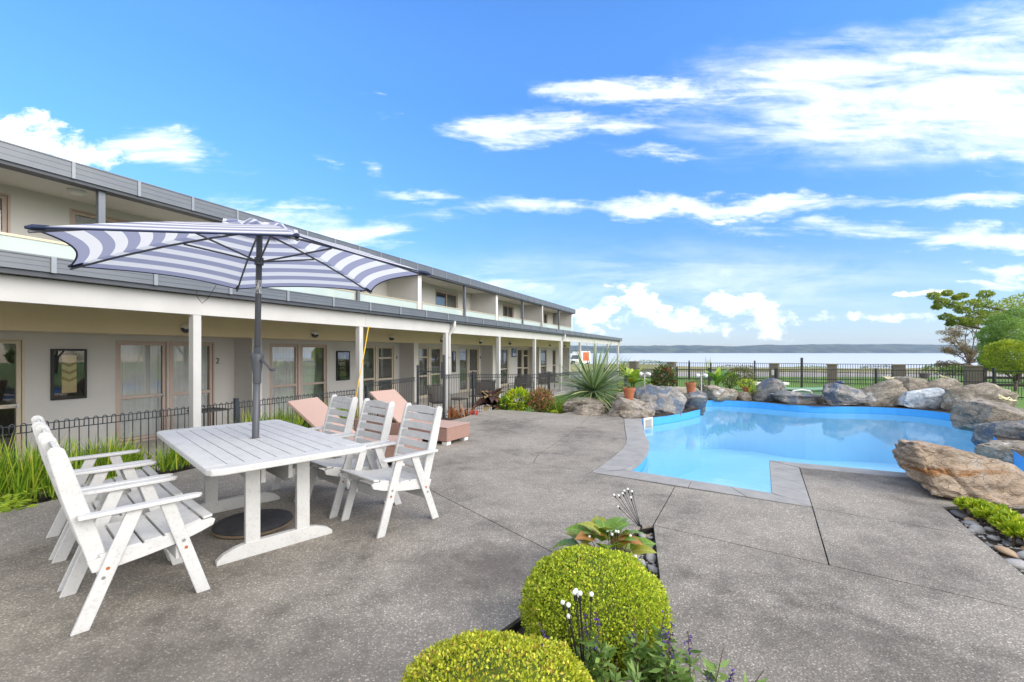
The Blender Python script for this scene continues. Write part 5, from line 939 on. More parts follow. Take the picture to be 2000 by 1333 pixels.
def paddle(name, L, w_, curve, mat, fold=.25, nu=8, wave=.0):   # a big leaf along +x with midrib and drooping tip
    V = []; Fs = []
    for i in range(nu + 1):
        u = i / nu; hw = w_ / 2 * math.sin(math.pi * min(1, .06 + .94 * u) ** .75) ; 
        if u < .12: hw = w_ * .04
        x = L * math.sin(curve * u) / curve if curve > 1e-3 else L * u; z = -L * (1 - math.cos(curve * u)) / curve if curve > 1e-3 else 0
        for s_ in (-1, -.5, 0, .5, 1): V.append((x, hw * s_, z + abs(s_) * hw * fold + wave * hw * math.sin(u * 17 + s_ * 2) * abs(s_)))
    for i in range(nu):
        for j in range(4): q = i * 5 + j; Fs.append((q, q + 1, q + 6, q + 5))
    me_ = bpy.data.meshes.new(name); me_.from_pydata(V, [], Fs); me_.materials.append(mat); me_.polygons.foreach_set('use_smooth', [True] * len(Fs)); me_.update(); return me_
def place_leaves(o, me_, n, rg, r0, z0, el, sc, spread=6.283, az0=0.0, name='leaf', tex=None):
    for k in range(n):
        a = az0 + (k + rg.uniform(-.3, .3)) * spread / n; e = R(rg.uniform(*el)); obj(name, me_ if not isinstance(me_, list) else me_[k % len(me_)], o, (r0 * math.cos(a), r0 * math.sin(a), rg.uniform(*z0)), (rg.uniform(-.3, .3), -e, a), rg.uniform(*sc))
rr = random.Random(5)
def leafset(mats, L, w_, curve, **k): return [paddle('leaf', L, w_, curve, m_, **k) for m_ in mats]
def solid(name, c, c2, rough=.4, tr=.3):    # plain leaf with a paler midrib band
    m, nt, nd, lk, b = newmat(name); v = N(nt, 'ShaderNodeTexCoord').outputs['Object']; sp = N(nt, 'ShaderNodeSeparateXYZ', {0: v}); ab = N(nt, 'ShaderNodeMath', {0: sp.outputs[1]}, operation='ABSOLUTE').outputs[0]
    nz = N(nt, 'ShaderNodeTexNoise', {'Vector': v, 'Scale': 9, 'Detail': 4}); w_ = N(nt, 'ShaderNodeTexWave', {'Vector': v, 'Scale': 14, 'Distortion': 2})
    f = N(nt, 'ShaderNodeMath', {0: nz.outputs[0], 1: N(nt, 'ShaderNodeMath', {0: w_.outputs['Fac'], 1: .25}, operation='MULTIPLY').outputs[0]}, operation='ADD').outputs[0]
    col = rampn(nt, f, [(.35, c), (.75, c2)]); col = N(nt, 'ShaderNodeMix', {'Factor': N(nt, 'ShaderNodeMapRange', {'Value': ab, 'From Min': .006, 'From Max': .002}).outputs[0], 'A': col, 'B': tuple(min(1, x * 1.25 + .03) for x in c2) + (1,)}, data_type='RGBA').outputs['Result']
    lk.new(col, b.inputs['Base Color']); b.inputs['Roughness'].default_value = rough; t = N(nt, 'ShaderNodeBsdfTranslucent', {'Color': col}); lk.new(N(nt, 'ShaderNodeMixShader', {0: tr, 1: b.outputs[0], 2: t.outputs[0]}).outputs[0], nd['Material Output'].inputs['Surface']); return m
G1, G2, G3 = solid('paddle_leaf_lime', (.20, .38, .025), (.36, .50, .04)), solid('paddle_leaf_green', (.10, .26, .03), (.17, .36, .05)), solid('paddle_leaf_yellow', (.36, .44, .03), (.58, .58, .05))
K1, K2, K3 = solid('canna_leaf_maroon', (.03, .012, .012), (.07, .03, .024), .3, .12), solid('canna_leaf_brown', (.08, .035, .02), (.16, .08, .04), .35, .15), solid('canna_leaf_tan', (.28, .20, .09), (.38, .28, .13), .4, .2)
Y1, Y2, Y3 = solid('hydrangea_leaf_green', (.11, .22, .02), (.20, .32, .035), .35), solid('hydrangea_leaf_olive', (.25, .30, .03), (.36, .36, .05), .4), solid('hydrangea_leaf_rust', (.36, .26, .05), (.40, .17, .05), .45)
# hydrangea at the tip of the planter
o = plant('hydrangea', 'broad-leaved yellowing plant behind the right hedge ball', 'plant', (.62, 3.02, -.07)); hm = leafset([Y1, Y2, Y1, Y3, Y2], .19, .135, .9, fold=.18, wave=.08)
place_leaves(o, hm, 15, rr, .17, (.12, .24), (5, 40), (.8, 1.1)); place_leaves(o, hm, 14, rr, .09, (.20, .32), (15, 50), (.75, 1.1)); place_leaves(o, hm, 9, rr, .03, (.24, .33), (20, 60), (.7, 1.0)); place_leaves(o, hm[:3], 8, rr, .17, (.03, .10), (-5, 30), (.7, 1.0), 3.6, 1.6)
q = MB(); [q.tube([(0, 0, -.02), (.08 * math.cos(k), .08 * math.sin(k), .2)], .006, 5) for k in range(6)]; kind(q.build('stems', M['twig'], o), 'stuff')
# salvia at the front of the planter
def salvia(c, lab, n, h, seed, lean=(0, 0)):
    rg = np.random.default_rng(seed); o = plant('salvia', lab, 'plant', c, 'purple salvias'); st = MB(); LP, LN, FP, FN = [], [], [], []
    for k in range(n):
        a = rg.uniform(0, 6.28); b_ = rg.uniform(.02, .13); p0 = np.array([b_ * math.cos(a) * .4, b_ * math.sin(a) * .4, 0]); hh = h * rg.uniform(.65, 1.05); p1 = p0 + np.array([b_ * math.cos(a) * 1.3 + lean[0] * hh, b_ * math.sin(a) * 1.3 + lean[1] * hh, hh]); pm_ = (p0 + p1) / 2 + rg.normal(0, .012, 3); st.tube([p0, pm_, p1], .0028, 5, taper=[1, .8, .5])
        for j in range(70): f = rg.uniform(.05, .80); LP.append(p0 + (p1 - p0) * f + rg.normal(0, .006, 3)); LN.append(unit(np.array([rg.normal(), rg.normal(), .35])))
        for j in range(30 if k % 2 else 0): f = rg.uniform(.7, 1.0); LPp = p0 + (p1 - p0) * f; FP.append(LPp + rg.normal(0, .005, 3)); FN.append(unit(np.array([rg.normal(), rg.normal(), .3])))
    kind(st.build('stems', M['twig'], o), 'stuff'); V, Fc = leaves(np.array(LP), np.array(LN), .062, .02, rg, .25, .15); fol('foliage', V, Fc, M['sage'], o); V, Fc = leaves(np.array(FP), np.array(FN), .014, .009, rg, .4); kind(fol('flower_spikes', V, Fc, M['violet'], o), 'stuff')
salvia(Vector((.34, 1.74, -.05)), 'salvia with faded spikes in front of the right hedge ball', 9, .50, 1, (-.12, 0)); salvia(Vector((.55, 1.78, -.05)), 'leafy salvia at the lower right of the right hedge ball', 9, .42, 2, (.05, 0)); salvia(Vector((.70, 1.70, -.05)), 'purple salvia leaning over the paving at the bottom edge', 8, .38, 3, (.12, 0)); salvia(Vector((.03, 1.83, -.05)), 'sparse salvia between the two hedge balls', 3, .33, 4)
# pebbles in the planter and in the right hand bed
def pebble_mesh(seed):
    bm = bmesh.new(); bmesh.ops.create_icosphere(bm, subdivisions=2, radius=1)
    for v in bm.verts: v.co *= 1 + .14 * noise.noise(v.co * 1.3 + Vector((seed * 3.1, 0, 0)))
    me_ = bpy.data.meshes.new('pebble'); bm.to_mesh(me_); bm.free(); me_.polygons.foreach_set('use_smooth', [True] * len(me_.polygons)); return me_
pms = []
for k in range(9): me_ = pebble_mesh(k); me_.materials.append([M['pebble'], M['pebble'], M['pebbled'], M['pebble'], M['pebblet']][k % 5]); pms.append(me_)
BED = [(4.02, 4.20), (3.37, 2.97), (2.6, 1.6), (3.2, 1.4), (4.6, 2.6), (5.6, 4.0), (5.0, 4.2)]; SLOT = [(1.06, 3.76), (1.17, 3.78), (.93, 2.9), (.68, 2.0), (.50, 1.3), (.30, 1.3), (.42, 2.0), (.62, 2.7)]
def scatter(poly, n, lab, rmin, rmax, seed, z, grp):
    rs = random.Random(seed); xs_ = [p[0] for p in poly]; ys_ = [p[1] for p in poly]; pts = []; tries = 0
    while len(pts) < n and tries < 30000:
        tries += 1; p = (rs.uniform(min(xs_), max(xs_)), rs.uniform(min(ys_), max(ys_))); r_ = rs.uniform(rmin, rmax) * (1 if rs.random() < .75 else 1.35)
        if inside(p, poly) and all(math.dist(p, q[:2]) > (r_ + q[2]) * .72 for q in pts): pts.append((*p, r_))
    for x, y, r_ in pts:
        o = obj('pebble', rs.choice(pms), None, (x, y, z + r_ * .30), (rs.uniform(-.3, .3), rs.uniform(-.3, .3), rs.uniform(0, 6.28)), (r_ * rs.uniform(1.0, 1.35), r_ * rs.uniform(.8, 1.05), r_ * rs.uniform(.45, .65))); tag(o, lab, 'pebble', grp)
scatter(BED, 150, 'smooth river pebble in the bed at the right edge of the paving', .028, .062, 4, -.05, 'pebbles in the right bed'); scatter(SLOT, 60, 'rounded pebble in the planter strip beside the hedge balls', .022, .05, 8, -.06, 'pebbles in the planter')
rg = np.random.default_rng(9); pv = []; 
for poly, z, n in ((BED, -.045, 1500), (SLOT, -.055, 500)):
    xs_ = [p[0] for p in poly]; ys_ = [p[1] for p in poly]; k = 0
    while k < n:
        p = (rg.uniform(min(xs_), max(xs_)), rg.uniform(min(ys_), max(ys_)))
        if inside(p, poly): pv.append((p[0], p[1], z)); k += 1
tet = np.array([[1, 0, 0], [-.5, .87, 0], [-.5, -.87, 0], [0, 0, 1.0]]); Vt = []; Ft = []
for i, p in enumerate(pv): s_ = rg.uniform(.009, .018); a = rg.uniform(0, 6.28); c_, sn = math.cos(a), math.sin(a); Vt.append((tet * s_) @ np.array([[c_, sn, 0], [-sn, c_, 0], [0, 0, .7]]) + np.array(p)); Ft.append(np.array([[0, 1, 3], [1, 2, 3], [2, 0, 3]]) + 4 * i)
o = obj('gravel', fastmesh('gravel', np.concatenate(Vt), np.concatenate(Ft), M['pebble'], True)); kind(o, 'stuff'); o['label'] = 'fine gravel between the pebbles'; o['category'] = 'gravel'
# bright succulents in the right hand bed
def rosettes(c, lab, spots, rad, seed, mat, name='succulent'):
    rg = np.random.default_rng(seed); o = plant(name, lab, 'plant', c); parts = []
    for (x, y, s_) in spots:
        n = 90; d = unit(np.stack([rg.normal(0, 1, n), rg.normal(0, 1, n), rg.uniform(.1, 1.4, n)], 1)); parts.append(leaves(d * .012 * s_ + np.array([x, y, .05 + .03 * s_]), d, rad * s_, rad * .45 * s_, rg, .18, .2))
    V, Fc = merge(parts); fol('foliage', V, Fc, mat, o); st = MB(); [st.tube([(x, y, -.02), (x, y, .06)], .008, 5) for x, y, _ in spots]; kind(st.build('stems', M['twig'], o), 'stuff')
rs = random.Random(3); rosettes(Vector((3.98, 3.45, -.04)), 'bright yellow-green succulents among the pebbles at the right edge', [(.27 * f + rs.uniform(-.10, .10), .78 * f + rs.uniform(-.05, .05), rs.uniform(.8, 1.3)) for f in [i / 44 for i in range(45)]] + [(.14 + rs.uniform(-.12, .12), rs.uniform(-.25, .1), 1) for _ in range(16)], .06, 4, M['succ'])
# ornamental grass along the fence
rg = np.random.default_rng(21); bs = []; dr = []; LL = []
line = [(-6.4, 2.8), (-5.35, 4.2), (-4.75, 5.3), (-4.35, 6.1), (-4.1, 7.1), (-3.9, 8.1), (-3.5, 9.3)]
def along(pl, f): 
    L = [0]
    for a, b_ in zip(pl, pl[1:]): L.append(L[-1] + math.dist(a, b_))
    s_ = f * L[-1]; i = max(j for j in range(len(pl) - 1) if L[j] <= s_ + 1e-9); q = (s_ - L[i]) / (L[i + 1] - L[i]); return pl[i][0] + (pl[i + 1][0] - pl[i][0]) * q, pl[i][1] + (pl[i + 1][1] - pl[i][1]) * q
for k in range(58):
    if RNG.random() < .16 and k > 26: continue
    f = k / 57; x, y = along(line, f); x += rg.uniform(-.26, .22); y += rg.uniform(-.15, .15); n = 120; hgt = (.40 + .17 * math.sin(f * 9)) * rg.uniform(.8, 1.15) * (.78 if f > .72 else 1)
    if .36 < f < .52: hgt *= 1.25
    a = rg.uniform(0, 6.283, n); sp = rg.uniform(.03, .55, n); bs.append(np.stack([x + rg.normal(0, .06, n), y + rg.normal(0, .06, n), np.full(n, -.06)], 1)); dr.append(np.stack([np.cos(a) * sp, np.sin(a) * sp, np.ones(n)], 1)); LL.append(hgt * rg.uniform(.6, 1.3, n))
bs, dr, LL = np.concatenate(bs), np.concatenate(dr), np.concatenate(LL); V, Fc = blades(bs, dr, LL * 1.15, rg.uniform(.010, .019, len(LL)), rg.uniform(.05, .55, len(LL)), 4, rg)
o = obj('ornamental_grass', fastmesh('ornamental_grass', V, Fc, M['grass'])); kind(o, 'stuff'); o['label'] = 'bright green and yellow strappy grass along the loop-top fence'; o['category'] = 'grass'
# ferns at the lower left
def fern(c, lab, seed, n=11, L=.36):
    rg = np.random.default_rng(seed); o = plant('fern', lab, 'fern', c, 'ferns at the foot of the grass'); 
    for k in range(n):
        a = rg.uniform(0, 6.28); e = rg.uniform(.35, 1.0); Lk = L * rg.uniform(.7, 1.15); d = np.array([math.cos(a) * math.cos(e), math.sin(a) * math.cos(e), math.sin(e)]); p = np.zeros(3); pos = []; nr = []; sz = []
        side = unit(np.cross(d, [0, 0, 1.0]))
        for j in range(18):
            f = j / 17; pos += [p.copy(), p.copy()]; nr += [side + d * .35, -side + d * .35]; s_ = .075 * math.sin(math.pi * min(1, f * .85 + .12)) + .008; sz += [s_, s_]; d = unit(d + np.array([0, 0, -.085])); p = p + d * Lk / 18
        pos, nr, sz = np.array(pos), np.array(nr), np.array(sz); V, Fc = leaves(pos, nr, sz, sz * .34, rg, .04, .1); fol('frond', V, Fc, M['fern'], o)
fern(Vector((-4.78, 4.32, -.02)), 'yellow-green fern at the far left below the grass', 1, 13, .42); fern(Vector((-4.42, 4.72, -.02)), 'yellow-green fern just left of the near left chair', 2, 11, .36); fern(Vector((-5.1, 3.75, -.02)), 'fern cut by the left edge of the picture', 3, 11, .4)
# beds at the far end of the deck
def spiky(c, lab, n, L, seed):
    rg = np.random.default_rng(seed); o = plant('spiky_cordyline', lab, 'plant', c); tp = MB(); tp.tube([(0, 0, -.1), (.02, 0, .45)], .07, 8, taper=[1, .7]); tp.build('trunk', M['bark'], o)
    u = rg.uniform(-.55, 1, n); a = rg.uniform(0, 6.283, n); d = np.stack([np.cos(a) * np.sqrt(1 - u * u), np.sin(a) * np.sqrt(1 - u * u), u], 1); base_ = d * np.array([.06, .06, .10]) + np.array([.02, 0, .48]); V, Fc = blades(base_, d, L * rg.uniform(.72, 1.1, n) * np.where(u < 0, .9, 1), rg.uniform(.03, .045, n), np.where(u > .6, .10, rg.uniform(.2, .55, n)), 5, rg); fol('foliage', V, Fc, M['yucca'], o)
yc = P(1157, 790, 12.1); spiky(Vector((yc.x, yc.y, -.08)), 'large spiky grey-green plant behind the left end of the rocks', 460, 1.3, 3)
def bush(name, lab, c, rx, ry, rz, n, mat, L, w_, seed, up=.4, spread=.6, cat='shrub', stems=5, shell=.55):
    rg = np.random.default_rng(seed); o = plant(name, lab, cat, c); d = unit(rg.normal(0, 1, (n, 3))); rad = rg.uniform(shell, 1.0, n) ** .7; lump = np.array([1 + .22 * noise.noise(Vector(q * 2.3) + Vector((seed * 1.7, 0, 0))) for q in d]); p = d * np.array([rx, ry, rz]) * (rad * lump)[:, None] + np.array([0, 0, rz * .95]); V, Fc = leaves(p, d + np.array([0, 0, up]), L, w_, rg, spread, .2); fol('foliage', V, Fc, mat, o)
    st = MB()
    for k in range(stems): a = k * 6.28 / stems; st.tube([(0, 0, -.1), (rx * .5 * math.cos(a), ry * .5 * math.sin(a), rz)], .012, 5)
    kind(st.build('stems', M['twig'], o), 'stuff'); return o
def PG(px, py, Z): p = P(px, py, Z); return p
cn = plant('dark_canna', 'dark maroon and tan broad-leaved plant at the deck edge', 'plant', PG(962, 799, 12.2)); place_leaves(cn, leafset([K1, K2, K1, K3], .48, .25, 1.3, fold=.2, wave=.12), 16, rr, .06, (.1, .4), (15, 70), (.7, 1.15)); place_leaves(cn, leafset([K3, K2, K1], .42, .21, 1.6, fold=.2, wave=.12), 9, rr, .12, (.05, .3), (0, 45), (.8, 1.2)); place_leaves(cn, leafset([K1], .42, .24, 1.0, fold=.2), 8, rr, .02, (-.05, .15), (30, 80), (.9, 1.2))
q = MB(); q.tube([(0, 0, -.15), (0, 0, .4)], .02, 6); q.build('stem', M['twig'], cn)
bush('yellow_croton', 'bright yellow-green bush at the deck edge', PG(1011, 800, 12.0), .31, .3, .27, 900, M['croton'], .11, .045, 6, .5, .45); bush('nandina', 'airy red and green shrub right of the yellow bush', PG(1056, 803, 11.9), 0.36, .32, .31, 2600, M['nandina'], .06, .03, 7, .3, .9, shell=.2, stems=9)
bush('low_green_plant', 'low bright green leaves between the dark canna and the yellow bush', PG(988, 803, 12.0), .14, .14, .17, 60, M['banana'], .17, .10, 8, .5, .5, 'plant'); bush('tiny_yellow_plant', 'tiny yellow-green tuft at the deck corner', PG(1083, 808, 11.0), .09, .08, .035, 160, M['croton'], .03, .015, 9)
hl = plant('copper_leaf_plant', 'copper and red leaved plant beside the far corner of the lounger', 'plant', PG(893, 818, 10.6)); n = 60; a = rg.uniform(0, 6.28, n); sp = rg.uniform(.1, .6, n); V, Fc = blades(np.stack([rg.uniform(-.22, .38, n), rg.uniform(-.1, .1, n), np.zeros(n)], 1), np.stack([np.cos(a) * sp, np.sin(a) * sp, np.ones(n)], 1), rg.uniform(.2, .42, n), rg.uniform(.025, .045, n), rg.uniform(.2, .9, n), 4, rg); fol('foliage', V, Fc, M['heli'], hl)
n = 40; V, Fc = leaves(np.stack([rg.uniform(.3, .5, n), rg.uniform(-.06, .06, n), rg.uniform(.02, .16, n)], 1), np.tile([0, 0, 1.0], (n, 1)), .06, .03, rg, .5); fol('flowers', V, Fc, M['red'], hl)
n = 420; a = rg.uniform(0, 6.28, n); sp = rg.uniform(.1, .9, n); gr = plant('grass_clump', 'green grass clump between the red shrub and the spiky plant', 'grass', PG(1093, 806, 11.9)); V, Fc = blades(np.stack([rg.normal(0, .2, n), rg.normal(0, .15, n), np.zeros(n) - .05], 1), np.stack([np.cos(a) * sp, np.sin(a) * sp, np.ones(n)], 1), rg.uniform(.25, .55, n), rg.uniform(.008, .014, n), rg.uniform(.2, .8, n), 4, rg); fol('blades', V, Fc, M['grass'], gr)
def paddles(px, py, Z, lab, mats, n, L, w_, el, seed, name='paddle_leaf_plant'):
    r_ = random.Random(seed); o = plant(name, lab, 'plant', PG(px, py, Z)); place_leaves(o, leafset(mats, L, w_, .8, fold=.22), n, r_, .04, (.08, .22), el, (.75, 1.2)); q = MB(); [q.tube([(0, 0, -.25), (.05 * math.cos(k), .05 * math.sin(k), .2)], .018, 6) for k in range(5)]; q.build('stems', G2 if False else M['sage'], o)
paddles(1236, 758, 12.9, 'lime green paddle-leaved plant behind the larger terracotta pot', [G1, G2, G1, G3], 16, .62, .24, (25, 75), 4); paddles(1275, 758, 13.6, 'yellow-green low leaves right of the first spotlight', [G3, G1], 14, .42, .2, (0, 50), 9); paddles(1400, 758, 14.8, 'fresh green paddle-leaved plant behind the long pale slab', [G2, G2, G1], 12, .72, .2, (35, 80), 6); paddles(1212, 770, 13.0, 'yellowish leaves at the right foot of the spiky plant', [G3, G1], 9, .34, .15, (0, 50), 10)
bush('bronze_bush', 'rounded green and bronze glossy bush behind the big grey rock', PG(1297, 757, 13.4), 0.29, .27, .31, 800, M['magnolia'], .13, .06, 12, .3, .5); bush('grey_lavender', 'grey-green lavender behind the smaller terracotta pot', PG(1368, 762, 13.2), .22, .18, .16, 420, M['olive'], .06, .012, 13, .8, .5); bush('olive_shrub', 'olive brown shrub on the far rim behind the succulents', PG(1447, 752, 16.0), .45, .35, .32, 1500, M['olive'], .06, .03, 14); bush('green_shrub', 'green shrub left of the olive shrub', PG(1425, 756, 15.4), .30, .25, .26, 900, M['shrub'], .06, .03, 15); bush('pot_succulent', 'yellow-green succulents spilling from the little brown pot', PG(1459, 757, 14.2), .26, .2, .13, 300, M['succ'], .06, .03, 16, cat='plant'); bush('pot_succulent', 'yellow-green succulent ball left of the tall wedge rock', PG(1470, 768, 13.9), .1, .1, .09, 150, M['succ'], .05, .025, 17, cat='plant')
bush('pot_seedling', 'sparse seedling in the smaller terracotta pot', PG(1349, 749, 11.85), .09, .08, .05, 50, M['sage'], .05, .014, 18, cat='plant', stems=3); bush('pot_foliage', 'small leaves in the larger terracotta pot', PG(1229, 758, 10.75), .09, .08, .03, 40, M['sage'], .03, .012, 19, cat='plant', stems=3)
# ------------------------------------------------------------------ far fence, pillars, rail fence
fp = lambda px, Z: ((px - 1000) / F * Z, Z)
PIL = [(1238, 706, 730, 39.5, 14, 'farthest left, just right of the verandah end'), (1312, 707, 733, 36.5, 14, 'second from the left'), (1512, 710, 740, 33.0, 15, 'carrying the small white notice'), (1625, 711, 746, 30.6, 16, 'right of the tall gate post'), (1755, 712, 748, 28.6, 18, 'above the large squarish rock'), (1900, 714, 752, 26.3, 23, 'where the timber rail fence starts')]
pil = []
for px, yt, yb, Z, wpx, where in PIL:
    x, y = fp(px, Z); w_ = wpx * Z / F; zt = EYE - (yt - HY) * Z / F; zb = min(lz(x, y), EYE - (yb - HY) * Z / F) - .05; o = thing('brick_pillar', f'grey-brown brick pillar in the far fence, {where}', 'pillar', (x, y, zb), R(-35), 'brick pillars of the far fence'); q = MB(); q.box(-w_ / 2, w_ / 2, -w_ / 2, w_ / 2, 0, zt - zb - .09); q.build('shaft', M['brickp'], o); q = MB(); q.box(-w_ / 2 - .03, w_ / 2 + .03, -w_ / 2 - .03, w_ / 2 + .03, zt - zb - .088, zt - zb); q.build('cap', M['pillcap'], o, bevel=.012); pil.append((x, y, zt))
    if px == 1512: q = MB(); q.box(-.13, .02, -w_ / 2 - .04, -w_ / 2 - .01, .55, 1.0); q.build('notice', M['pvc'], o); q = MB(); q.box(.06, .2, -w_ / 2 - .05, -w_ / 2 - .01, .0, 1.05); q.build('letter_slot', M['fencefar'], o)
def bar_fence(name, lab, pts, ht, sp, postat=(), r=.012, grp=None, mat=None, base_drop=0.0, posth=.0):
    mat = mat or M['fencefar']; c = Vector((*pts[0], lz(*pts[0]))); o = thing(name, lab, 'fence', c, 0, grp); V = []; bars = MB(); rail = MB()
    for a, b_ in zip(pts, pts[1:]):
        a, b_ = Vector(a), Vector(b_); L_ = (b_ - a).length; k = int(L_ / sp); za, zb = lz(*a) + ht, lz(*b_) + ht
        for i in range(k): p = a.lerp(b_, (i + .5) / k); g_ = lz(*p); bars.box(p.x - r, p.x + r, p.y - r, p.y + r, g_ - .05, za + (zb - za) * (i + .5) / k - .01)
        for dz in (0, -ht * .42, -ht + .08): rail.bar((a.x, a.y, za + dz), (b_.x, b_.y, zb + dz), .03, .035)
    kind(bars.build('pickets', mat, o, sub=c), 'stuff'); rail.build('rails', mat, o, sub=c)
    for (x, y, hh) in postat: q = MB(); g_ = lz(x, y); q.box(x - .045, x + .045, y - .045, y + .045, g_ - .1, g_ + hh); q.build('post', mat, o, sub=c, bevel=.006)
    return o
bar_fence('bar_fence', 'black vertical bar fence between the brick pillars along the lake side', [fp(1205, 41), fp(1238, 39.5), fp(1312, 36.5), fp(1512, 33), fp(1625, 30.6), fp(1755, 28.6), fp(1900, 26.3)], 1.36, .13, [(*fp(1346, 36), 1.55), (*fp(1474, 33.8), 1.55), (*fp(1388, 35.2), 1.4)], .010)
bar_fence('bar_fence', 'nearer black bar pool fence crossing the lawn behind the far rim', [(3.4, 16.6), (5.6, 20.6), fp(1322, 24.0), fp(1440, 23.4), fp(1566, 22.8), fp(1711, 21.5), fp(1843, 20.0), fp(1942, 18.6), fp(2060, 17.2)], 1.12, .085, [(*fp(1222, 22.0), 1.2), (*fp(1322, 24.0), 1.25), (*fp(1385, 23.7), 1.2), (*fp(1566, 22.8), 1.72), (*fp(1711, 21.5), 1.2), (*fp(1942, 18.6), 1.25)], .006)
rfn = thing('rail_fence', 'dark timber post and rail fence right of the last brick pillar', 'fence', (*fp(1905, 27), lz(*fp(1905, 27)))); c = rfn.location.copy(); pts = [fp(1912, 26.5), fp(1925, 26.4), fp(2010, 25.6), fp(2120, 24.5)]
for a, b_ in zip(pts, pts[1:]):
    for dz in (1.12, .62, .2): q = MB(); q.bar((*a, lz(*a) + dz), (*b_, lz(*b_) + dz), .05, .15); q.build('rail', M['darktimber'], rfn, sub=c)
for p_ in pts: q = MB(); q.box(p_[0] - .09, p_[0] + .09, p_[1] + .03, p_[1] + .2, lz(*p_) - .1, lz(*p_) + 1.2); q.build('post', M['darktimber'], rfn, sub=c)
# ------------------------------------------------------------------ trees on the right
def limbs(mb, base_, tip, r, rs, depth, out, spread=.5, nk=3):
    mid = base_.lerp(tip, .5) + Vector((rs.gauss(0, 1), rs.gauss(0, 1), rs.gauss(0, .6))) * (tip - base_).length * .07; mb.tube([base_, mid, tip], r, 6, taper=[1, .8, .55]); out += [mid.lerp(tip, .5), tip]
    if depth:
        for k in range(nk):
            f = rs.uniform(.4, 1.0); s_ = base_.lerp(mid, f * 2) if f < .5 else mid.lerp(tip, f * 2 - 1); d = (tip - base_).normalized() + Vector((rs.gauss(0, spread), rs.gauss(0, spread), rs.gauss(0, spread * .7))); limbs(mb, s_, s_ + d.normalized() * (tip - base_).length * rs.uniform(.4, .62), r * .5, rs, depth - 1, out, spread, nk)
def clumps(points, rg, per, rad, L, w_, flat=.6):
    pos = []; nr = []
    for p in points:
        d = unit(rg.normal(0, 1, (per, 3))); r_ = rad * rg.uniform(.6, 1.3); pos.append(np.array(p) + d * np.array([1, 1, flat]) * (r_ * rg.uniform(.25, 1, per) ** .6)[:, None]); nr.append(d + np.array([0, 0, .2]))
    return leaves(np.concatenate(pos), np.concatenate(nr), L, w_, rg, .6)
def tree(name, lab, c, trunk, tips_, mat, seed, per, rad, L, w_, r0=.2, depth=2, spread=.5, nk=3, flat=.6):
    rs = random.Random(seed); rg = np.random.default_rng(seed); o = thing(name, lab, 'tree', c, 0, 'trees at the lake side'); mb = MB(); out = []; t1 = Vector(trunk); mb.tube([(0, 0, -.3), t1 * .5 + Vector((.05, 0, 0)), t1], r0, 9, taper=[1.2, .9, .75])
    for tp in tips_: limbs(mb, t1 * rs.uniform(.75, 1), Vector(tp), r0 * .5, rs, depth, out, spread, nk)
    mb.build('trunk', M['bark'], o, smooth=True); V, Fc = clumps(out, rg, per, rad, L, w_, flat); fol('crown', V, Fc, mat, o)
def lt(px, py, Z, base_): return tuple(P(px, py, Z) - base_)
def crownblobs(o, blobs, mat, n, L, w_, seed, base_):
    rg = np.random.default_rng(seed); V_ = []
    for px, py, Z, r_, fl in blobs:
        c = np.array(P(px, py, Z) - base_); d = unit(rg.normal(0, 1, (n, 3))); lump = np.array([1 + .3 * noise.noise(Vector(q * 2.1) + Vector((px * .1, py * .1, 0))) for q in d]); p = c + d * np.array([1, .9, fl]) * (r_ * lump * rg.uniform(.35, 1.0, n) ** .4)[:, None]; V_.append(leaves(p, d + np.array([0, 0, .25]), L, w_, rg, .65))
    V, Fc = merge(V_); fol('crown', V, Fc, mat, o)
def bigtree(name, lab, c, trunk, tips_, mat, seed, blobs, n, L, w_, r0):
    rs = random.Random(seed); o = thing(name, lab, 'tree', c, 0, 'trees at the lake side'); mb = MB(); t1 = Vector(trunk); out = []; mb.tube([(0, 0, -.3), t1 * .5 + Vector((.05, 0, 0)), t1], r0, 9, taper=[1.2, .9, .75])
    for tp in tips_: limbs(mb, t1 * rs.uniform(.75, 1), Vector(tp), r0 * .42, rs, 0, out, .28, 3)
    mb.build('trunk', M['bark'], o, smooth=True); crownblobs(o, blobs, mat, n, L, w_, seed, c); return o
bA = Vector((*fp(2120, 40), lz(*fp(2120, 40)))); ZA = 38.5
bigtree('lakeside_tree', 'wide olive-green tree whose branch reaches left over the lake', bA, (-1.2, 0, 3.4), [lt(1832, 588, ZA, bA), lt(1845, 612, ZA, bA), lt(1850, 628, ZA, bA), lt(1905, 595, ZA, bA), lt(1960, 610, 39, bA), lt(2030, 590, 40, bA), lt(2100, 580, 41, bA)], M['treeA'], 4,
    [(1823, 578, ZA, .42, .6), (1838, 590, ZA, .5, .5), (1850, 573, ZA, .33, .6), (1862, 596, ZA, .55, .45), (1868, 582, ZA, .3, .5), (1880, 578, ZA, .35, .5), (1848, 620, ZA, .5, .4), (1870, 626, ZA, .6, .4), (1895, 630, ZA, .6, .35), (1857, 633, ZA, .28, .5), (1895, 596, ZA, .75, .5), (1915, 592, ZA, .7, .5), (1910, 615, ZA, .8, .5), (1940, 605, ZA, 1.0, .5), (1935, 622, 38.2, .9, .6), (1965, 600, 39, 1.0, .6), (1990, 590, 39.5, 1.0, .6), (2020, 585, 40, 1.3, .6), (1960, 640, 38, 1.3, .6), (1830, 600, ZA, .3, .5), (1880, 607, ZA, .5, .4), (1925, 575, ZA, .5, .5), (1995, 612, 39, 1.5, .7)], 420, .17, .10, .34)
bB = Vector((*fp(1985, 33), lz(*fp(1985, 33))))
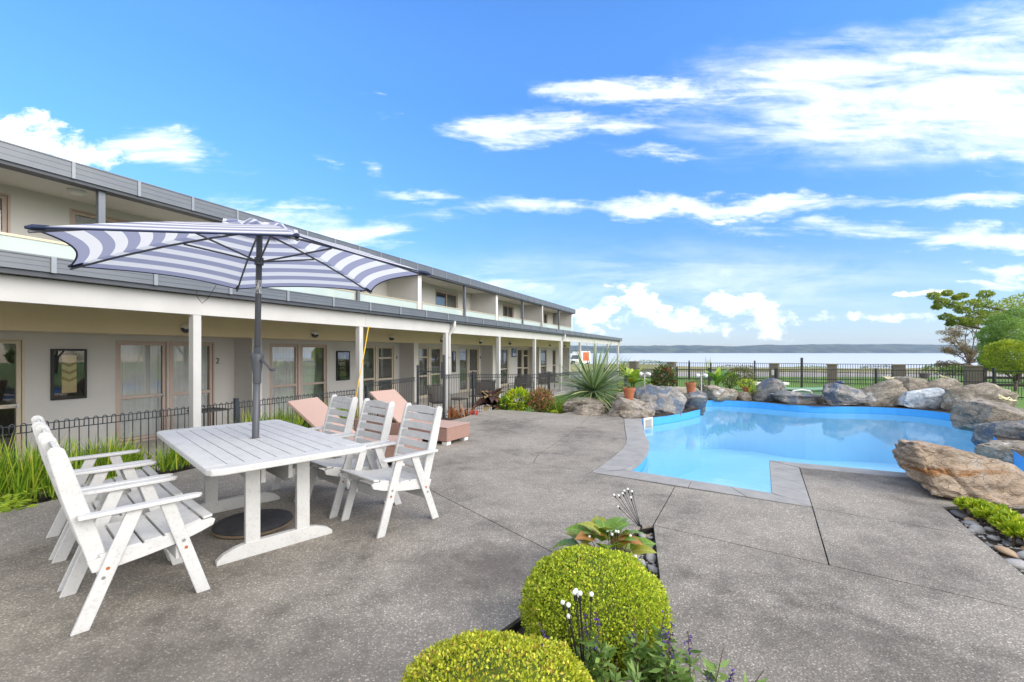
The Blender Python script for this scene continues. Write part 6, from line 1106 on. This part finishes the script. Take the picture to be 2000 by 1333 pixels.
sg = bigtree('soft_green_tree', 'dense soft green rounded tree at the right edge', bB, (.2, 0, 1.6), [lt(1950, 650, 32.5, bB), lt(1990, 630, 33, bB), lt(2030, 640, 33, bB), lt(1940, 690, 32.5, bB)], M['treeB'], 6,
    [(1935, 655, 32.5, .75, .8), (1955, 632, 33, .9, .7), (1945, 680, 32.5, .95, .9), (1975, 650, 32, 1.1, .9), (1990, 622, 33, 1.0, .7), (2015, 640, 33, 1.5, .9), (1935, 705, 32.6, .7, .9), (1975, 690, 32.4, 1.1, .9), (2040, 680, 33.5, 1.8, 1.0), (1960, 715, 33, .8, .7)], 2600, .13, .06, .2)
for k, (x_, y_, s_, lab) in enumerate(((34, -6, 1.25, 'added unseen tree for window reflections, to the right, nearest the pool'), (38, 4, 1.0, 'added unseen tree for window reflections, to the right, farther along'), (30, -18, 1.3, 'added unseen tree for window reflections, behind the viewer to the right'), (40, 14, 1.1, 'added unseen tree for window reflections, to the right, towards the lake'))):
    o = dup(sg); o.location = (x_, y_, -.36); o.rotation_euler = (0, 0, k * 1.7); o.scale = (s_, s_, s_ * .9); tag(o, lab, 'tree', 'added trees out of view for the windows to mirror')  # copies added out of view so the window panes have something to mirror
bC = Vector((*fp(1893, 52), lz(*fp(1893, 52)))); tree('brown_sparse_tree', 'sparse brownish tree at the water edge', bC, (.0, 0, 1.3), [lt(1870, 668, 52, bC), lt(1862, 690, 52, bC), lt(1885, 655, 53, bC), lt(1905, 650, 52, bC), lt(1925, 665, 53, bC), lt(1858, 712, 52, bC), lt(1900, 690, 51, bC), lt(1925, 700, 52, bC), lt(1880, 720, 51, bC)], M['treeC'], 8, 75, .5, .14, .07, .16, 2, .5, 3, .5)
bD = Vector((*fp(1983, 23.5), lz(*fp(1983, 23.5)))); rg = np.random.default_rng(5); o = thing('topiary_tree', 'small round clipped tree on a bare trunk at the right edge', 'tree', bD, 0, 'trees at the lake side'); mb = MB(); mb.tube([(0, 0, -.2), (.02, 0, .55)], .07, 8); out = []
for k in range(9): a = k * .7; limbs(mb, Vector((.02, 0, .5)), Vector((.5 * math.cos(a) - .15, .5 * math.sin(a), 1.35)), .03, random.Random(k), 1, out, .4, 2)
mb.build('trunk', M['bark'], o, smooth=True); n = 9000; d = unit(rg.normal(0, 1, (n, 3))); lump = np.array([1 + .16 * noise.noise(Vector(q * 2.6)) for q in d]); p = d * np.array([1.12, 1.0, .86]) * (lump * rg.uniform(.55, 1.0, n) ** .45)[:, None] + np.array([-.25, 0, 1.75]); V, Fc = leaves(p, d + np.array([0, 0, .3]), .10, .055, rg, .6); fol('crown', V, Fc, M['treeD'], o)
def farbush(px, py, Z, rx, rz_, lab, mat, seed, n=700): x, y = fp(px, Z); bush('shore_shrub', lab, Vector((x, y, lz(x, y) - .1)), rx, rx, rz_, n, mat, .22, .12, seed, .3, .8)
farbush(1868, 735, 44, 1.5, .55, 'green shrub at the foot of the brown sparse tree', M['shrub'], 31); farbush(1835, 735, 60, 1.8, .5, 'low green shrub on the shore left of the brown tree', M['shrub'], 32); farbush(1262, 712, 100, 5.5, .75, 'long green mound of shrubs on the shore behind the left pillars', M['shrub'], 33, 1600); farbush(1720, 724, 88, 3.5, .5, 'low olive shrubs on the shore above the far rim', M['olive'], 34); farbush(1440, 722, 92, 4, .45, 'low shrubs on the shore near the middle', M['olive'], 35); farbush(1585, 722, 90, 4, .5, 'low green shrubs on the shore left of the tall gate post', M['shrub'], 36)
for px, py, Z, hgt, lab, sd in ((1213, 727, 44, 2.0, 'tall feathery reeds beside the verandah end', 1), (1383, 727, 60, 2.2, 'single tall flax spike on the shore', 2)):
    rg = np.random.default_rng(sd); n = 45 if sd == 1 else 14; a = rg.uniform(0, 6.28, n); sp = rg.uniform(.05, .5 if sd == 1 else .12, n); x, y = fp(px, Z); o = plant('shore_reed', lab, 'plant', Vector((x, y, lz(x, y)))); V, Fc = blades(np.stack([rg.normal(0, .2, n), rg.normal(0, .2, n), np.zeros(n)], 1), np.stack([np.cos(a) * sp, np.sin(a) * sp, np.ones(n)], 1), hgt * rg.uniform(.6, 1.1, n), rg.uniform(.05, .09, n), rg.uniform(.1, .4, n), 4, rg); fol('blades', V, Fc, M['grass'], o)
# ------------------------------------------------------------------ campervan beyond the verandah
x, y = fp(1132, 95); v_ = thing('camper_van', 'white camper van with an orange panel parked beyond the verandah posts', 'van', (x, y, lz(x, y)), R(-127)); q = MB()
q.prism([(-2.9, .45), (2.55, .45), (2.75, .75), (2.72, 1.1), (2.2, 1.3), (1.55, 2.15), (1.35, 2.35), (1.3, 2.75), (1.0, 2.95), (-2.8, 2.95), (-2.95, 2.7)], -1.0, 1.0, 'y'); q.build('body', M['vanwhite'], v_, bevel=.06, seg=2)
for s_ in (-1, 1):
    q = MB(); q.prism([(1.0, 1.35), (1.95, 1.35), (1.45, 2.0), (1.0, 2.0)], s_ * 1.005, s_ * 1.012, 'y'); q.build('side_window', M['darkglass'], v_); q = MB(); q.box(-2.3, .4, s_ * 1.004, s_ * 1.012, .95, 2.75); q.build('orange_panel', M['orange'], v_)
    for xx in (-1.8, 1.75):
        q = MB(); q.tube([(xx, s_ * .72, .36), (xx, s_ * 1.02, .36)], .36, 18); w_ = q.build('wheel', M['rubber'], v_, smooth=False); q = MB(); q.tube([(xx, s_ * 1.021, .36), (xx, s_ * 1.03, .36)], .2, 14); q.build('hub', M['chrome'], w_)
    q = MB(); q.box(2.70, 2.74, s_ * .72 - .18, s_ * .72 + .18, .82, 1.02); q.build('headlight', M['lampwhite'], v_)
q = MB(); q.add([(2.185, -.88, 1.34), (2.185, .88, 1.34), (1.60, .80, 2.12), (1.60, -.80, 2.12)], [(0, 1, 2, 3)]); q.v = [(a + .03, b_, c_ + .02) for a, b_, c_ in q.v]; q.build('windscreen', M['darkglass'], v_); q = MB(); q.box(2.735, 2.765, -.42, .42, .62, .95); q.build('grille', M['rubber'], v_); q = MB(); q.box(.6, 1.2, -.85, .85, 2.98, 3.08); q.build('roof_pod', M['sling'], v_)
# ------------------------------------------------------------------ air
m, nt, nd, lk, b = newmat('lake_haze'); nd.remove(b); pv_ = N(nt, 'ShaderNodeVolumePrincipled', {'Color': (.55, .72, 1.0, 1), 'Density': 1.15e-4, 'Anisotropy': 0.0}); lk.new(pv_.outputs[0], nd['Material Output'].inputs['Volume'])
hz = MB(); hz.box(-3200, 4200, -40, 3300, -6.0, 92); hz_o = kind(hz.build('haze', m), 'stuff'); hz_o['label'] = 'pale haze in the air over the lake'; hz_o['category'] = 'haze'
